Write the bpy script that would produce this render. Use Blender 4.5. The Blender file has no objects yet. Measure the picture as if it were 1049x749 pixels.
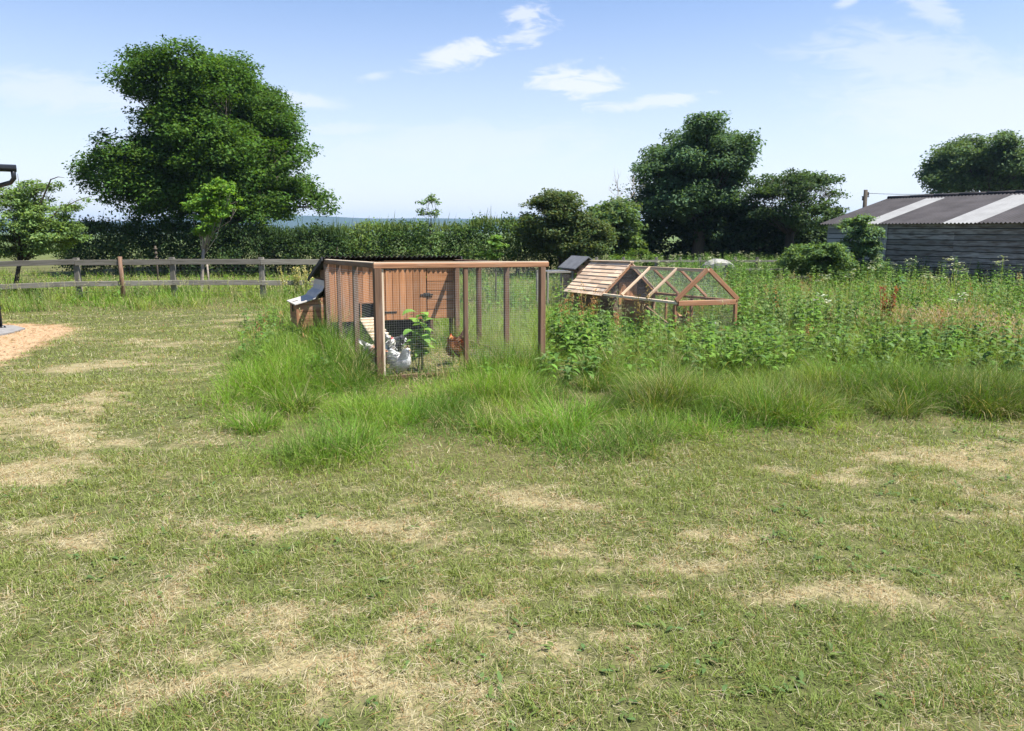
import bpy, math, random
import numpy as np
from mathutils import Vector, Matrix

random.seed(11)
RNG = np.random.default_rng(11)
SC = bpy.context.scene
COL = SC.collection
R = math.radians

# ------------------------------------------------------------------ camera
F, CX, CY = 790.0, 524.5, 374.5          # focal length and centre of the photograph, in its pixels
EYE = 1.6
PITCH = math.atan(139.5 / F)             # the camera looks down by about ten degrees
cam_d = bpy.data.cameras.new("camera")
cam = bpy.data.objects.new("camera", cam_d)
COL.objects.link(cam)
cam.location = (0, 0, EYE)
cam.rotation_euler = (R(90) - PITCH, 0, 0)
cam_d.sensor_width = 36
cam_d.lens = 36 * F / 1049
cam_d.clip_start = 0.05
cam_d.clip_end = 20000
SC.camera = cam

# ------------------------------------------------------------------ sky, sun, exposure
SUN_AZ = R(106)      # clockwise from +Y: to the right, a little to the camera's side
SUN_EL = R(61)
world = bpy.data.worlds.new("World")
SC.world = world
world.use_nodes = True
wn, wl = world.node_tree.nodes, world.node_tree.links
wn.clear()


def N(nodes, t, **k):
    n = nodes.new(t)
    for a, b in k.items():
        setattr(n, a, b)
    return n


def mth(nodes, links, op, a, b=None, c=None, clamp=False):
    n = nodes.new("ShaderNodeMath")
    n.operation = op
    n.use_clamp = clamp
    for i, v in enumerate((a, b, c)):
        if v is None:
            continue
        if isinstance(v, (int, float)):
            n.inputs[i].default_value = v
        else:
            links.new(v, n.inputs[i])
    return n.outputs[0]


def sky_dir(px, py):
    v = np.array([px - CX, F, -(py - CY)])
    c, s = math.cos(PITCH), math.sin(PITCH)
    d = np.array([v[0], v[1] * c + v[2] * s, -v[1] * s + v[2] * c])
    return d[0] / d[1], d[2] / d[1]


def build_sky():
    out = N(wn, "ShaderNodeOutputWorld")
    bg = N(wn, "ShaderNodeBackground")
    sky = N(wn, "ShaderNodeTexSky", sky_type='NISHITA', sun_disc=False)
    sky.sun_elevation = SUN_EL
    sky.sun_rotation = SUN_AZ
    sky.altitude = 50
    sky.air_density = 1.0
    sky.dust_density = 0.6
    sky.ozone_density = 1.5
    tc = N(wn, "ShaderNodeTexCoord")
    sep = N(wn, "ShaderNodeSeparateXYZ")
    wl.new(tc.outputs["Generated"], sep.inputs[0])
    X, Y, Z = sep.outputs
    M = lambda op, a, b=None, c=None, clamp=False: mth(wn, wl, op, a, b, c, clamp)
    ysafe = M('MAXIMUM', Y, 0.05)
    u = M('DIVIDE', X, ysafe)
    v = M('DIVIDE', Z, ysafe)
    front = M('GREATER_THAN', Y, 0.05)
    uv = N(wn, "ShaderNodeCombineXYZ")
    wl.new(u, uv.inputs[0]); wl.new(v, uv.inputs[1])
    # wisps: warped noise stretched sideways
    mp = N(wn, "ShaderNodeMapping")
    mp.inputs["Scale"].default_value = (5.0, 16.0, 1)
    mp.inputs["Rotation"].default_value = (0, 0, 0.18)
    wl.new(uv.outputs[0], mp.inputs[0])
    nz = N(wn, "ShaderNodeTexNoise")
    nz.inputs["Scale"].default_value = 3.4
    nz.inputs["Detail"].default_value = 7
    nz.inputs["Roughness"].default_value = 0.58
    nz.inputs["Distortion"].default_value = 1.1
    wl.new(mp.outputs[0], nz.inputs[0])
    n0 = M('SUBTRACT', nz.outputs[0], 0.5)
    total = None
    # px, py, half length, half height, tilt, strength, noise amount
    clouds = [(468, 57, 52, 15, 0.22, 0.8, 2.6), (541, 20, 24, 26, -0.9, 0.66, 3.2),
              (596, 85, 50, 20, -0.12, 0.78, 2.8), (672, 104, 62, 8, 0.10, 0.62, 2.6),
              (60, 95, 150, 24, -0.06, 0.42, 1.8), (315, 104, 50, 9, -0.1, 0.5, 1.8),
              (385, 78, 22, 6, 0.1, 0.45, 2.0), (955, 10, 50, 14, -0.45, 0.45, 2.0),
              (868, 2, 18, 6, 0.3, 0.5, 1.6), (350, 133, 50, 8, 0, 0.35, 2.0),
              (930, 62, 130, 34, -0.12, 0.40, 1.6), (1010, 110, 210, 60, 0.0, 0.5, 1.0),
              (470, 150, 190, 30, 0.03, 0.30, 1.6)]
    for px, py, rx, ry, tilt, st, na in clouds:
        cu, cv = sky_dir(px, py)
        du = M('SUBTRACT', u, cu); dv = M('SUBTRACT', v, cv)
        c, s = math.cos(tilt), math.sin(tilt)
        a = M('ADD', M('MULTIPLY', du, c), M('MULTIPLY', dv, s))
        b = M('SUBTRACT', M('MULTIPLY', dv, c), M('MULTIPLY', du, s))
        a = M('DIVIDE', a, rx / F); b = M('DIVIDE', b, ry / F)
        rr = M('SQRT', M('ADD', M('MULTIPLY', a, a), M('MULTIPLY', b, b)))
        m = M('ADD', M('SUBTRACT', 1.0, rr), M('MULTIPLY', n0, na))
        mr = N(wn, "ShaderNodeMapRange", interpolation_type='SMOOTHSTEP')
        mr.inputs[1].default_value = -0.05
        mr.inputs[2].default_value = 0.75
        mr.inputs[3].default_value = 0
        mr.inputs[4].default_value = st
        wl.new(m, mr.inputs[0])
        total = mr.outputs[0] if total is None else M('MAXIMUM', total, mr.outputs[0])
    total = M('MULTIPLY', total, front)
    # thin milky veil low over the horizon
    veil = N(wn, "ShaderNodeMapRange", interpolation_type='SMOOTHSTEP')
    veil.inputs[1].default_value = 0.36; veil.inputs[2].default_value = -0.02
    veil.inputs[3].default_value = 0.0; veil.inputs[4].default_value = 0.62
    wl.new(Z, veil.inputs[0])
    tot = M('SUBTRACT', 1.0, M('MULTIPLY', M('SUBTRACT', 1.0, total), M('SUBTRACT', 1.0, veil.outputs[0])))
    hs = N(wn, "ShaderNodeHueSaturation")
    hs.inputs["Saturation"].default_value = 1.16
    wl.new(sky.outputs[0], hs.inputs["Color"])
    mix = N(wn, "ShaderNodeMix", data_type='RGBA')
    wl.new(tot, mix.inputs[0])
    tn = N(wn, "ShaderNodeMix", data_type='RGBA', blend_type='MULTIPLY')
    tn.inputs[0].default_value = 1
    tn.inputs[7].default_value = (1.0, 0.935, 1.0, 1)
    wl.new(hs.outputs[0], tn.inputs[6])
    wl.new(tn.outputs[2], mix.inputs[6])
    mix.inputs[7].default_value = (5.3, 5.45, 6.1, 1)
    wl.new(mix.outputs[2], bg.inputs[0])
    bg.inputs[1].default_value = 0.074
    wl.new(bg.outputs[0], out.inputs[0])


build_sky()
sun_d = bpy.data.lights.new("sun", 'SUN')
sun_d.energy = 5.0
sun_d.angle = R(0.5)
sun_d.color = (1.0, 0.955, 0.88)
sun = bpy.data.objects.new("sun", sun_d)
COL.objects.link(sun)
SDIR = Vector((math.sin(SUN_AZ) * math.cos(SUN_EL), math.cos(SUN_AZ) * math.cos(SUN_EL), math.sin(SUN_EL)))
sun.rotation_euler = SDIR.to_track_quat('Z', 'Y').to_euler()
sun.location = (20, -5, 30)
SC.view_settings.view_transform = 'Standard'
SC.view_settings.look = 'None'
SC.view_settings.gamma = 1
SC.view_settings.exposure = 1.35
SC.view_settings.use_curve_mapping = False


# ------------------------------------------------------------------ terrain
def vnoise(x, y, seed=0):
    """smooth 2-D value noise in 0..1"""
    x = np.asarray(x, float); y = np.asarray(y, float)
    xi = np.floor(x).astype(np.int64); yi = np.floor(y).astype(np.int64)
    fx = x - xi; fy = y - yi
    fx = fx * fx * (3 - 2 * fx); fy = fy * fy * (3 - 2 * fy)

    def h(a, b):
        n = (a * 374761393 + b * 668265263 + seed * 974634777) & 0x7fffffff
        n = ((n ^ (n >> 13)) * 1274126177) & 0x7fffffff
        return ((n ^ (n >> 16)) & 0xffff) / 65535.0
    return ((h(xi, yi) * (1 - fx) + h(xi + 1, yi) * fx) * (1 - fy)
            + (h(xi, yi + 1) * (1 - fx) + h(xi + 1, yi + 1) * fx) * fy)


def fbm(x, y, sc, oct=4, seed=0):
    t = 0; a = 1.0; s = 0
    for k in range(oct):
        t = t + a * vnoise(np.asarray(x) * sc + 17.3 * k, np.asarray(y) * sc - 9.1 * k, seed + k)
        s += a; a *= 0.5; sc *= 2.03
    return t / s


def poly_dist(x, y, poly):
    """signed distance, positive inside"""
    x = np.asarray(x, float); y = np.asarray(y, float)
    d2 = np.full(x.shape, 1e18); ins = np.zeros(x.shape, bool)
    m = len(poly)
    for i in range(m):
        ax, ay = poly[i]; bx, by = poly[(i + 1) % m]
        ex, ey = bx - ax, by - ay
        t = np.clip(((x - ax) * ex + (y - ay) * ey) / (ex * ex + ey * ey + 1e-12), 0, 1)
        d2 = np.minimum(d2, (x - ax - t * ex) ** 2 + (y - ay - t * ey) ** 2)
        c = ((ay > y) != (by > y)) & (x < (bx - ax) * (y - ay) / (by - ay + 1e-12) + ax)
        ins ^= c
    return np.where(ins, np.sqrt(d2), -np.sqrt(d2))


def zg(x, y):
    x = np.asarray(x, float); y = np.asarray(y, float)
    t = np.clip(y - 8, 0, 24)
    z = -0.026 * t
    z = z - 0.004 * np.clip(y - 60, 0, 900)
    near = np.clip((60 - np.hypot(x, y)) / 30, 0, 1)
    z = z + (vnoise(x * 0.55, y * 0.55, 3) - 0.5) * 0.045 * near
    # two low ranges of hills on the horizon
    d = np.hypot(x, y)
    az = np.arctan2(x, np.maximum(y, 1e-3))
    prof = 0.55 + 0.45 * np.sin(az * 7.0 + 2.6) + 0.35 * np.sin(az * 17 + 0.4) + 0.12 * np.sin(az * 43)
    band = np.exp(-((d - 2900) / 420.0) ** 2)
    z = z + band * (34 + 16 * prof) * (y > 0)
    return z


def zf(x, y):
    return float(zg(x, y))


def ray(px, py):
    v = np.array([px - CX, F, -(py - CY)])
    c, s = math.cos(PITCH), math.sin(PITCH)
    return np.array([v[0], v[1] * c + v[2] * s, -v[1] * s + v[2] * c])


def gp(px, py):
    """where on the ground a spot seen in the photograph lies"""
    d = ray(px, py)
    z = 0.0
    for _ in range(25):
        t = (z - EYE) / d[2]
        p = d * t
        z = 0.5 * z + 0.5 * zf(p[0], min(p[1], 60))
    return np.array([p[0], p[1], zf(p[0], p[1])])


def at(px, py, Y):
    d = ray(px, py)
    t = Y / d[1]
    return np.array([d[0] * t, Y, EYE + d[2] * t])


# ------------------------------------------------------------------ materials
def newmat(name):
    m = bpy.data.materials.new(name)
    m.use_nodes = True
    nt = m.node_tree
    nt.nodes.clear()
    o = N(nt.nodes, "ShaderNodeOutputMaterial")
    return m, nt.nodes, nt.links, o


def leafmat(name, transl=0.35, rough=0.55, tint=(1.15, 1.1, 0.55), spec=0.25):
    m, n, l, o = newmat(name)
    a = N(n, "ShaderNodeAttribute", attribute_name="col")
    p = N(n, "ShaderNodeBsdfPrincipled")
    p.inputs["Roughness"].default_value = rough
    p.inputs["Specular IOR Level"].default_value = spec
    l.new(a.outputs["Color"], p.inputs["Base Color"])
    mul = N(n, "ShaderNodeMix", data_type='RGBA', blend_type='MULTIPLY')
    mul.inputs[0].default_value = 1
    l.new(a.outputs["Color"], mul.inputs[6])
    mul.inputs[7].default_value = (*tint, 1)
    t = N(n, "ShaderNodeBsdfTranslucent")
    l.new(mul.outputs[2], t.inputs[0])
    mx = N(n, "ShaderNodeMixShader")
    mx.inputs[0].default_value = transl
    l.new(p.outputs[0], mx.inputs[1]); l.new(t.outputs[0], mx.inputs[2])
    l.new(mx.outputs[0], o.inputs[0])
    return m


def vcolmat(name, rough=0.7, spec=0.3, bump=0.0, bscale=60):
    m, n, l, o = newmat(name)
    a = N(n, "ShaderNodeAttribute", attribute_name="col")
    p = N(n, "ShaderNodeBsdfPrincipled")
    p.inputs["Roughness"].default_value = rough
    p.inputs["Specular IOR Level"].default_value = spec
    l.new(a.outputs["Color"], p.inputs["Base Color"])
    if bump:
        tc = N(n, "ShaderNodeTexCoord")
        nz = N(n, "ShaderNodeTexNoise")
        nz.inputs["Scale"].default_value = bscale
        nz.inputs["Detail"].default_value = 3
        l.new(tc.outputs["Object"], nz.inputs[0])
        b = N(n, "ShaderNodeBump")
        b.inputs["Strength"].default_value = bump
        b.inputs["Distance"].default_value = 0.01
        l.new(nz.outputs[0], b.inputs["Height"])
        l.new(b.outputs[0], p.inputs["Normal"])
    l.new(p.outputs[0], o.inputs[0])
    return m


def woodmat(name, c1, c2, rough=0.75, grey=None, gamt=0.0, spec=0.25):
    """wood with grain along each piece (attribute gc: along, across, through)"""
    m, n, l, o = newmat(name)
    a = N(n, "ShaderNodeAttribute", attribute_name="gc")
    mp = N(n, "ShaderNodeMapping")
    mp.inputs["Scale"].default_value = (2.2, 48, 48)
    l.new(a.outputs["Vector"], mp.inputs[0])
    nz = N(n, "ShaderNodeTexNoise")
    nz.inputs["Scale"].default_value = 1.0
    nz.inputs["Detail"].default_value = 5
    nz.inputs["Distortion"].default_value = 0.5
    l.new(mp.outputs[0], nz.inputs[0])
    cr = N(n, "ShaderNodeMapRange")
    cr.inputs[1].default_value = 0.34; cr.inputs[2].default_value = 0.66
    l.new(nz.outputs[0], cr.inputs[0])
    mx = N(n, "ShaderNodeMix", data_type='RGBA')
    mx.inputs[6].default_value = (*c1, 1); mx.inputs[7].default_value = (*c2, 1)
    l.new(cr.outputs[0], mx.inputs[0])
    # each board its own tone
    sep = N(n, "ShaderNodeAttribute", attribute_name="tone")
    hv = N(n, "ShaderNodeHueSaturation")
    l.new(mth(n, l, 'MULTIPLY_ADD', sep.outputs["Fac"], 0.55, 0.72), hv.inputs["Value"])
    l.new(mx.outputs[2], hv.inputs["Color"])
    last = hv.outputs[0]
    if grey:
        nz2 = N(n, "ShaderNodeTexNoise")
        nz2.inputs["Scale"].default_value = 3.0
        nz2.inputs["Detail"].default_value = 5
        mp2 = N(n, "ShaderNodeMapping")
        mp2.inputs["Scale"].default_value = (0.7, 4, 4)
        l.new(a.outputs["Vector"], mp2.inputs[0]); l.new(mp2.outputs[0], nz2.inputs[0])
        r2 = N(n, "ShaderNodeMapRange")
        r2.inputs[1].default_value = 0.62 - gamt * 0.5; r2.inputs[2].default_value = 0.85 - gamt * 0.5
        l.new(nz2.outputs[0], r2.inputs[0])
        m2 = N(n, "ShaderNodeMix", data_type='RGBA')
        l.new(r2.outputs[0], m2.inputs[0]); l.new(last, m2.inputs[6])
        m2.inputs[7].default_value = (*grey, 1)
        last = m2.outputs[2]
    p = N(n, "ShaderNodeBsdfPrincipled")
    p.inputs["Roughness"].default_value = rough
    p.inputs["Specular IOR Level"].default_value = spec
    l.new(last, p.inputs["Base Color"])
    b = N(n, "ShaderNodeBump")
    b.inputs["Strength"].default_value = 0.5; b.inputs["Distance"].default_value = 0.004
    l.new(nz.outputs[0], b.inputs["Height"]); l.new(b.outputs[0], p.inputs["Normal"])
    l.new(p.outputs[0], o.inputs[0])
    return m


def plainmat(name, c, rough=0.6, metal=0.0, noise=0.25, scale=12, spec=0.4, c2=None, transl=0.0):
    m, n, l, o = newmat(name)
    tc = N(n, "ShaderNodeTexCoord")
    nz = N(n, "ShaderNodeTexNoise")
    nz.inputs["Scale"].default_value = scale; nz.inputs["Detail"].default_value = 5
    l.new(tc.outputs["Object"], nz.inputs[0])
    mx = N(n, "ShaderNodeMix", data_type='RGBA')
    r = N(n, "ShaderNodeMapRange")
    r.inputs[1].default_value = 0.35; r.inputs[2].default_value = 0.65
    l.new(nz.outputs[0], r.inputs[0]); l.new(r.outputs[0], mx.inputs[0])
    mx.inputs[6].default_value = (*c, 1)
    c2 = c2 or tuple(x * (1 - noise) for x in c)
    mx.inputs[7].default_value = (*c2, 1)
    p = N(n, "ShaderNodeBsdfPrincipled")
    p.inputs["Roughness"].default_value = rough; p.inputs["Metallic"].default_value = metal
    p.inputs["Specular IOR Level"].default_value = spec
    l.new(mx.outputs[2], p.inputs["Base Color"])
    l.new(p.outputs[0], o.inputs[0])
    return m


M_GRASS = leafmat("grass_blades", 0.38, 0.6, (1.15, 1.12, 0.45), 0.14)
M_LEAF = leafmat("tree_leaves", 0.42, 0.62, (1.15, 1.15, 0.45), 0.12)
M_WEED = leafmat("weed_leaves", 0.38, 0.6, (1.1, 1.15, 0.5), 0.12)
M_BARK = woodmat("bark", (0.045, 0.036, 0.028), (0.08, 0.066, 0.05), 0.9)
M_PALEBARK = woodmat("pale_bark", (0.25, 0.21, 0.17), (0.36, 0.31, 0.26), 0.9)
M_COOP = woodmat("stained_timber", (0.20, 0.096, 0.050), (0.31, 0.158, 0.085), 0.7, (0.30, 0.22, 0.16), 0.18)
M_BOARD = woodmat("orange_boards", (0.26, 0.118, 0.052), (0.37, 0.178, 0.082), 0.65, (0.30, 0.2, 0.14), 0.1)
M_POST = woodmat("weathered_posts", (0.098, 0.056, 0.036), (0.165, 0.098, 0.062), 0.8, (0.19, 0.15, 0.12), 0.2)
M_PALEWOOD = woodmat("pale_timber", (0.50, 0.40, 0.29), (0.62, 0.52, 0.40), 0.8)
M_SHINGLE = woodmat("weathered_shingles", (0.42, 0.29, 0.19), (0.60, 0.45, 0.32), 0.8, (0.45, 0.4, 0.34), 0.2)
M_FENCE = woodmat("silvered_fence", (0.13, 0.12, 0.10), (0.235, 0.22, 0.19), 0.85, (0.09, 0.095, 0.06), 0.1)
M_BARNWOOD = woodmat("grey_cladding", (0.19, 0.172, 0.158), (0.32, 0.295, 0.27), 0.85, (0.12, 0.092, 0.072), 0.36)
M_BARNPALE = woodmat("pale_cladding", (0.22, 0.215, 0.215), (0.32, 0.315, 0.315), 0.8)
M_DARK = plainmat("dark_felt_and_shade", (0.03, 0.032, 0.036), 0.8, noise=0.4)  # also colours the sheets that stand in for shade on barn and pop-hole
M_BITUMEN = plainmat("black_corrugated", (0.022, 0.022, 0.024), 0.75, noise=0.4)
M_WIRE = plainmat("galvanised_wire", (0.42, 0.43, 0.44), 0.5, 0.5, 0.2)
M_NET = plainmat("dark_netting", (0.035, 0.036, 0.035), 0.6, 0.0, 0.2)
M_METAL = plainmat("dark_iron", (0.03, 0.03, 0.03), 0.5, 0.3)
M_LID = plainmat("grey_lead_sheet", (0.46, 0.43, 0.39), 0.6, 0.0, 0.18, 9, 0.6)
M_FELT = plainmat("grey_roof_felt", (0.12, 0.125, 0.135), 0.75, 0, 0.3, 8)
M_ROOF = plainmat("fibre_cement_roof", (0.05, 0.046, 0.05), 0.8, 0, 0.4, 1.2, 0.15)
M_SKYL = plainmat("pale_rooflight", (0.19, 0.195, 0.20), 0.7, 0, 0.2, 2.0, 0.3)
M_PIPE = plainmat("black_pipe", (0.012, 0.013, 0.015), 0.35, 0, 0.2, 10, 0.5)
M_HEN = vcolmat("plumage", 0.8, 0.15, 0.35, 90)
M_COVER = plainmat("pale_cover", (0.27, 0.265, 0.24), 0.6, 0, 0.25, 3)
M_CONC = plainmat("concrete", (0.20, 0.195, 0.19), 0.9, 0, 0.25, 12)


# ------------------------------------------------------------------ mesh helpers
def tag(o, label=None, cat=None, group=None, kind=None):
    if label: o["label"] = label
    if cat: o["category"] = cat
    if group: o["group"] = group
    if kind: o["kind"] = kind
    return o


def empty(name, loc=(0, 0, 0), rot=(0, 0, 0)):
    o = bpy.data.objects.new(name, None)
    o.empty_display_size = 0.2
    COL.objects.link(o)
    o.location = loc
    o.rotation_euler = rot
    return o


def lerp(a, b, t):
    return a + (b - a) * t


class MB:
    """collects beams, tubes and sheets; build() links them as one mesh object"""
    def __init__(s):
        s.v, s.f, s.g, s.t, s.sm = [], [], [], [], []

    def add(s, vs, fs, gc=None, tone=None, smooth=False):
        o = len(s.v)
        s.v += [tuple(map(float, p)) for p in vs]
        off = (random.uniform(0, 50), random.uniform(0, 50), random.uniform(0, 50))
        if gc is None: gc = vs
        s.g += [(g[0] + off[0], g[1] + off[1], g[2] + off[2]) for g in gc]
        tn = random.random() if tone is None else tone
        s.t += [tn] * len(vs)
        s.f += [tuple(i + o for i in f) for f in fs]
        s.sm += [smooth] * len(fs)

    def beam(s, p0, p1, w, h, up=(0, 0, 1), ch=None, tone=None):
        p0, p1 = Vector(p0), Vector(p1)
        d = p1 - p0
        L = d.length
        d.normalize()
        u = Vector(up)
        if abs(d.dot(u)) > 0.98: u = Vector((0, 1, 0))
        sd = d.cross(u).normalized()
        u = sd.cross(d).normalized()
        if ch is None: ch = min(w, h) * 0.12
        a, b = w / 2, h / 2
        prof = [(-a + ch, -b), (a - ch, -b), (a, -b + ch), (a, b - ch), (a - ch, b), (-a + ch, b), (-a, b - ch), (-a, -b + ch)]
        vs, gc = [], []
        for t, p in ((0, p0), (L, p1)):
            for x, y in prof:
                vs.append(p + sd * x + u * y); gc.append((t, x, y))
        fs = [(i, i + 8, (i + 1) % 8 + 8, (i + 1) % 8) for i in range(8)]
        fs += [tuple(range(8)), tuple(range(15, 7, -1))]
        s.add(vs, fs, gc, tone)

    def tube(s, pts, rad, n=6, tone=None, smooth=True, cap=True):
        pts = [Vector(p) for p in pts]
        if not hasattr(rad, '__len__'): rad = [rad] * len(pts)
        vs, gc, fs = [], [], []
        ref = Vector((0.31, 0.2, 0.93))
        T = 0
        for i, p in enumerate(pts):
            d = (pts[min(i + 1, len(pts) - 1)] - pts[max(i - 1, 0)]).normalized()
            if abs(d.dot(ref)) > 0.97: ref = Vector((0.9, 0.3, 0.1))
            a = d.cross(ref).normalized(); b = a.cross(d)
            if i: T += (p - pts[i - 1]).length
            for k in range(n):
                q = 2 * math.pi * k / n
                vs.append(p + (a * math.cos(q) + b * math.sin(q)) * rad[i])
                gc.append((T, rad[i] * math.cos(q), rad[i] * math.sin(q)))
        for i in range(len(pts) - 1):
            for k in range(n):
                fs.append((i * n + k, i * n + (k + 1) % n, (i + 1) * n + (k + 1) % n, (i + 1) * n + k))
        if cap:
            fs.append(tuple(range(n - 1, -1, -1)))
            fs.append(tuple((len(pts) - 1) * n + k for k in range(n)))
        s.add(vs, fs, gc, tone, smooth)

    def prism(s, poly, ext, tone=None):
        """polygon (3-D points) pushed along ext"""
        n = len(poly)
        e = Vector(ext)
        vs = [Vector(p) for p in poly] + [Vector(p) + e for p in poly]
        fs = [tuple(range(n - 1, -1, -1)), tuple(range(n, 2 * n))]
        fs += [(i, (i + 1) % n, (i + 1) % n + n, i + n) for i in range(n)]
        s.add(vs, fs, None, tone)

    def corr(s, o, ax, sl, L, S, pitch, amp, thick=0.006, u0=None, u1=None, per=6, tone=0.5):
        """corrugated sheet: o corner, ax unit along the eave, sl unit up the slope; u0..u1 range along the eave"""
        o, ax, sl = Vector(o), Vector(ax), Vector(sl)
        nn = ax.cross(sl).normalized()
        u0 = 0 if u0 is None else u0
        u1 = L if u1 is None else u1
        st = pitch / per
        k0 = int(round(u0 / st)); k1 = int(round(u1 / st))
        vs, gc, fs = [], [], []
        for k in range(k0, k1 + 1):
            u = k * st
            h = amp * math.sin(2 * math.pi * u / pitch)
            for tt in (0.0, 1.0):
                for q in (0, thick):
                    vs.append(o + ax * u + sl * (S * tt) + nn * (h + q))
                    gc.append((S * tt, u, h))
        m = k1 - k0
        for i in range(m):
            a = 4 * i; b = a + 4
            fs += [(a + 1, b + 1, b + 3, a + 3), (a, a + 2, b + 2, b), (a, b, b + 1, a + 1), (a + 2, a + 3, b + 3, b + 2)]
        fs += [(0, 1, 3, 2), (4 * m, 4 * m + 2, 4 * m + 3, 4 * m + 1)]
        s.add(vs, fs, gc, tone)

    def build(s, name, mat, parent=None, loc=None):
        me = bpy.data.meshes.new(name)
        me.from_pydata(s.v, [], s.f)
        me.polygons.foreach_set("use_smooth", s.sm)
        a = me.attributes.new("gc", 'FLOAT_VECTOR', 'POINT')
        a.data.foreach_set("vector", np.array(s.g, np.float32).ravel())
        a = me.attributes.new("tone", 'FLOAT', 'POINT')
        a.data.foreach_set("value", np.array(s.t, np.float32))
        me.materials.append(mat)
        me.update()
        o = bpy.data.objects.new(name, me)
        COL.objects.link(o)
        if parent: o.parent = parent
        if loc is not None: o.location = loc
        return o


class NB:
    """numpy collector for leaves and blades with one colour each"""
    def __init__(s):
        s.V, s.F4, s.F3, s.C, s.n = [], [], [], [], 0

    def _push(s, V, C):
        o = s.n
        s.V.append(V.reshape(-1, 3)); s.C.append(C.reshape(-1, 3)); s.n += V.reshape(-1, 3).shape[0]
        return o

    def ribbons(s, P, az, pitch, L, W, droop, col, prof=(1, 0.75, 0), roll=None, tipcol=None, fold=0.0):
        P = np.atleast_2d(P); n = len(P)
        if n == 0: return
        bc = lambda q: np.broadcast_to(np.asarray(q, float), (n,)).copy()
        az, pitch, L, W, droop = map(bc, (az, pitch, L, W, droop))
        col = np.broadcast_to(np.asarray(col, float), (n, 3))
        K = len(prof)
        pt = P.copy()
        rl = np.zeros(n) if roll is None else bc(roll)
        side0 = np.stack([-np.sin(az), np.cos(az), np.zeros(n)], 1)
        rows, cols = [], []
        for k in range(K):
            t = k / (K - 1)
            ang = pitch - droop * t
            d = np.stack([np.cos(az) * np.cos(ang), np.sin(az) * np.cos(ang), np.sin(ang)], 1)
            nrm = np.cross(d, side0)
            sd = side0 * np.cos(rl)[:, None] + nrm * np.sin(rl)[:, None]
            if k:
                pt = pt + d * (L / (K - 1))[:, None]
            w = (W * prof[k] * 0.5)[:, None]
            cc = col if tipcol is None else col * (1 - t) + np.broadcast_to(np.asarray(tipcol, float), (n, 3)) * t
            if k == K - 1 and prof[k] == 0:
                rows.append(pt[:, None, :]); cols.append(cc[:, None, :])
            else:
                lift = nrm * (fold * w)
                rows.append(np.stack([pt - sd * w + lift, pt + sd * w + lift], 1))
                cols.append(np.stack([cc, cc], 1))
        V = np.concatenate(rows, 1); C = np.concatenate(cols, 1)
        m = V.shape[1]
        o = s._push(V, C)
        b = o + np.arange(n)[:, None] * m
        for k in range(K - 1):
            if k == K - 2 and prof[-1] == 0:
                s.F3.append(b + np.array([[2 * k, 2 * k + 1, 2 * k + 2]]))
            else:
                s.F4.append(b + np.array([[2 * k, 2 * k + 1, 2 * k + 3, 2 * k + 2]]))

    def leaves(s, P, nrm, size, col, aspect=0.55):
        """rhombic leaf cards around random directions in the plane of nrm"""
        n = len(P)
        if n == 0: return
        nrm = nrm / np.maximum(np.linalg.norm(nrm, axis=1, keepdims=True), 1e-6)
        r = RNG.normal(size=(n, 3))
        a = np.cross(nrm, r); a /= np.maximum(np.linalg.norm(a, axis=1, keepdims=True), 1e-6)
        b = np.cross(nrm, a)
        sz = np.broadcast_to(np.asarray(size, float), (n,))[:, None]
        V = np.stack([P - a * sz * .5, P + b * sz * aspect * .5 + nrm * sz * .08, P + a * sz * .5, P - b * sz * aspect * .5 + nrm * sz * .08], 1)
        C = np.repeat(np.broadcast_to(np.asarray(col, float), (n, 3))[:, None, :], 4, 1)
        o = s._push(V, C)
        s.F4.append(o + np.arange(n)[:, None] * 4 + np.array([[0, 1, 2, 3]]))

    def grid(s, V, C):
        """V (r,c,3) closed around c"""
        r, c = V.shape[:2]
        o = s._push(V, C)
        i = np.arange(r - 1)[:, None]; k = np.arange(c)[None, :]
        f = np.stack([i * c + k, i * c + (k + 1) % c, (i + 1) * c + (k + 1) % c, (i + 1) * c + k], -1).reshape(-1, 4) + o
        s.F4.append(f)

    def build(s, name, mat, parent=None, loc=None, smooth=False):
        V = np.concatenate(s.V); C = np.concatenate(s.C)
        f4 = np.concatenate(s.F4) if s.F4 else np.zeros((0, 4), int)
        f3 = np.concatenate(s.F3) if s.F3 else np.zeros((0, 3), int)
        if loc is not None: V = V - np.asarray(loc, float)
        me = bpy.data.meshes.new(name)
        me.vertices.add(len(V)); me.vertices.foreach_set("co", V.astype(np.float32).ravel())
        nl = f4.size + f3.size
        me.loops.add(nl)
        me.loops.foreach_set("vertex_index", np.concatenate([f4.ravel(), f3.ravel()]).astype(np.int32))
        me.polygons.add(len(f4) + len(f3))
        st = np.concatenate([np.arange(len(f4)) * 4, f4.size + np.arange(len(f3)) * 3]).astype(np.int32)
        me.polygons.foreach_set("loop_start", st)
        if smooth: me.polygons.foreach_set("use_smooth", np.ones(len(st), bool))
        me.update(calc_edges=True)
        a = me.attributes.new("col", 'FLOAT_COLOR', 'POINT')
        a.data.foreach_set("color", np.concatenate([np.clip(C, 0, 1), np.ones((len(C), 1))], 1).astype(np.float32).ravel())
        me.materials.append(mat)
        o = bpy.data.objects.new(name, me)
        COL.objects.link(o)
        if parent: o.parent = parent
        if loc is not None and not parent: o.location = loc
        return o


U = lambda a, b, n=None: RNG.uniform(a, b, n)


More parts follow.
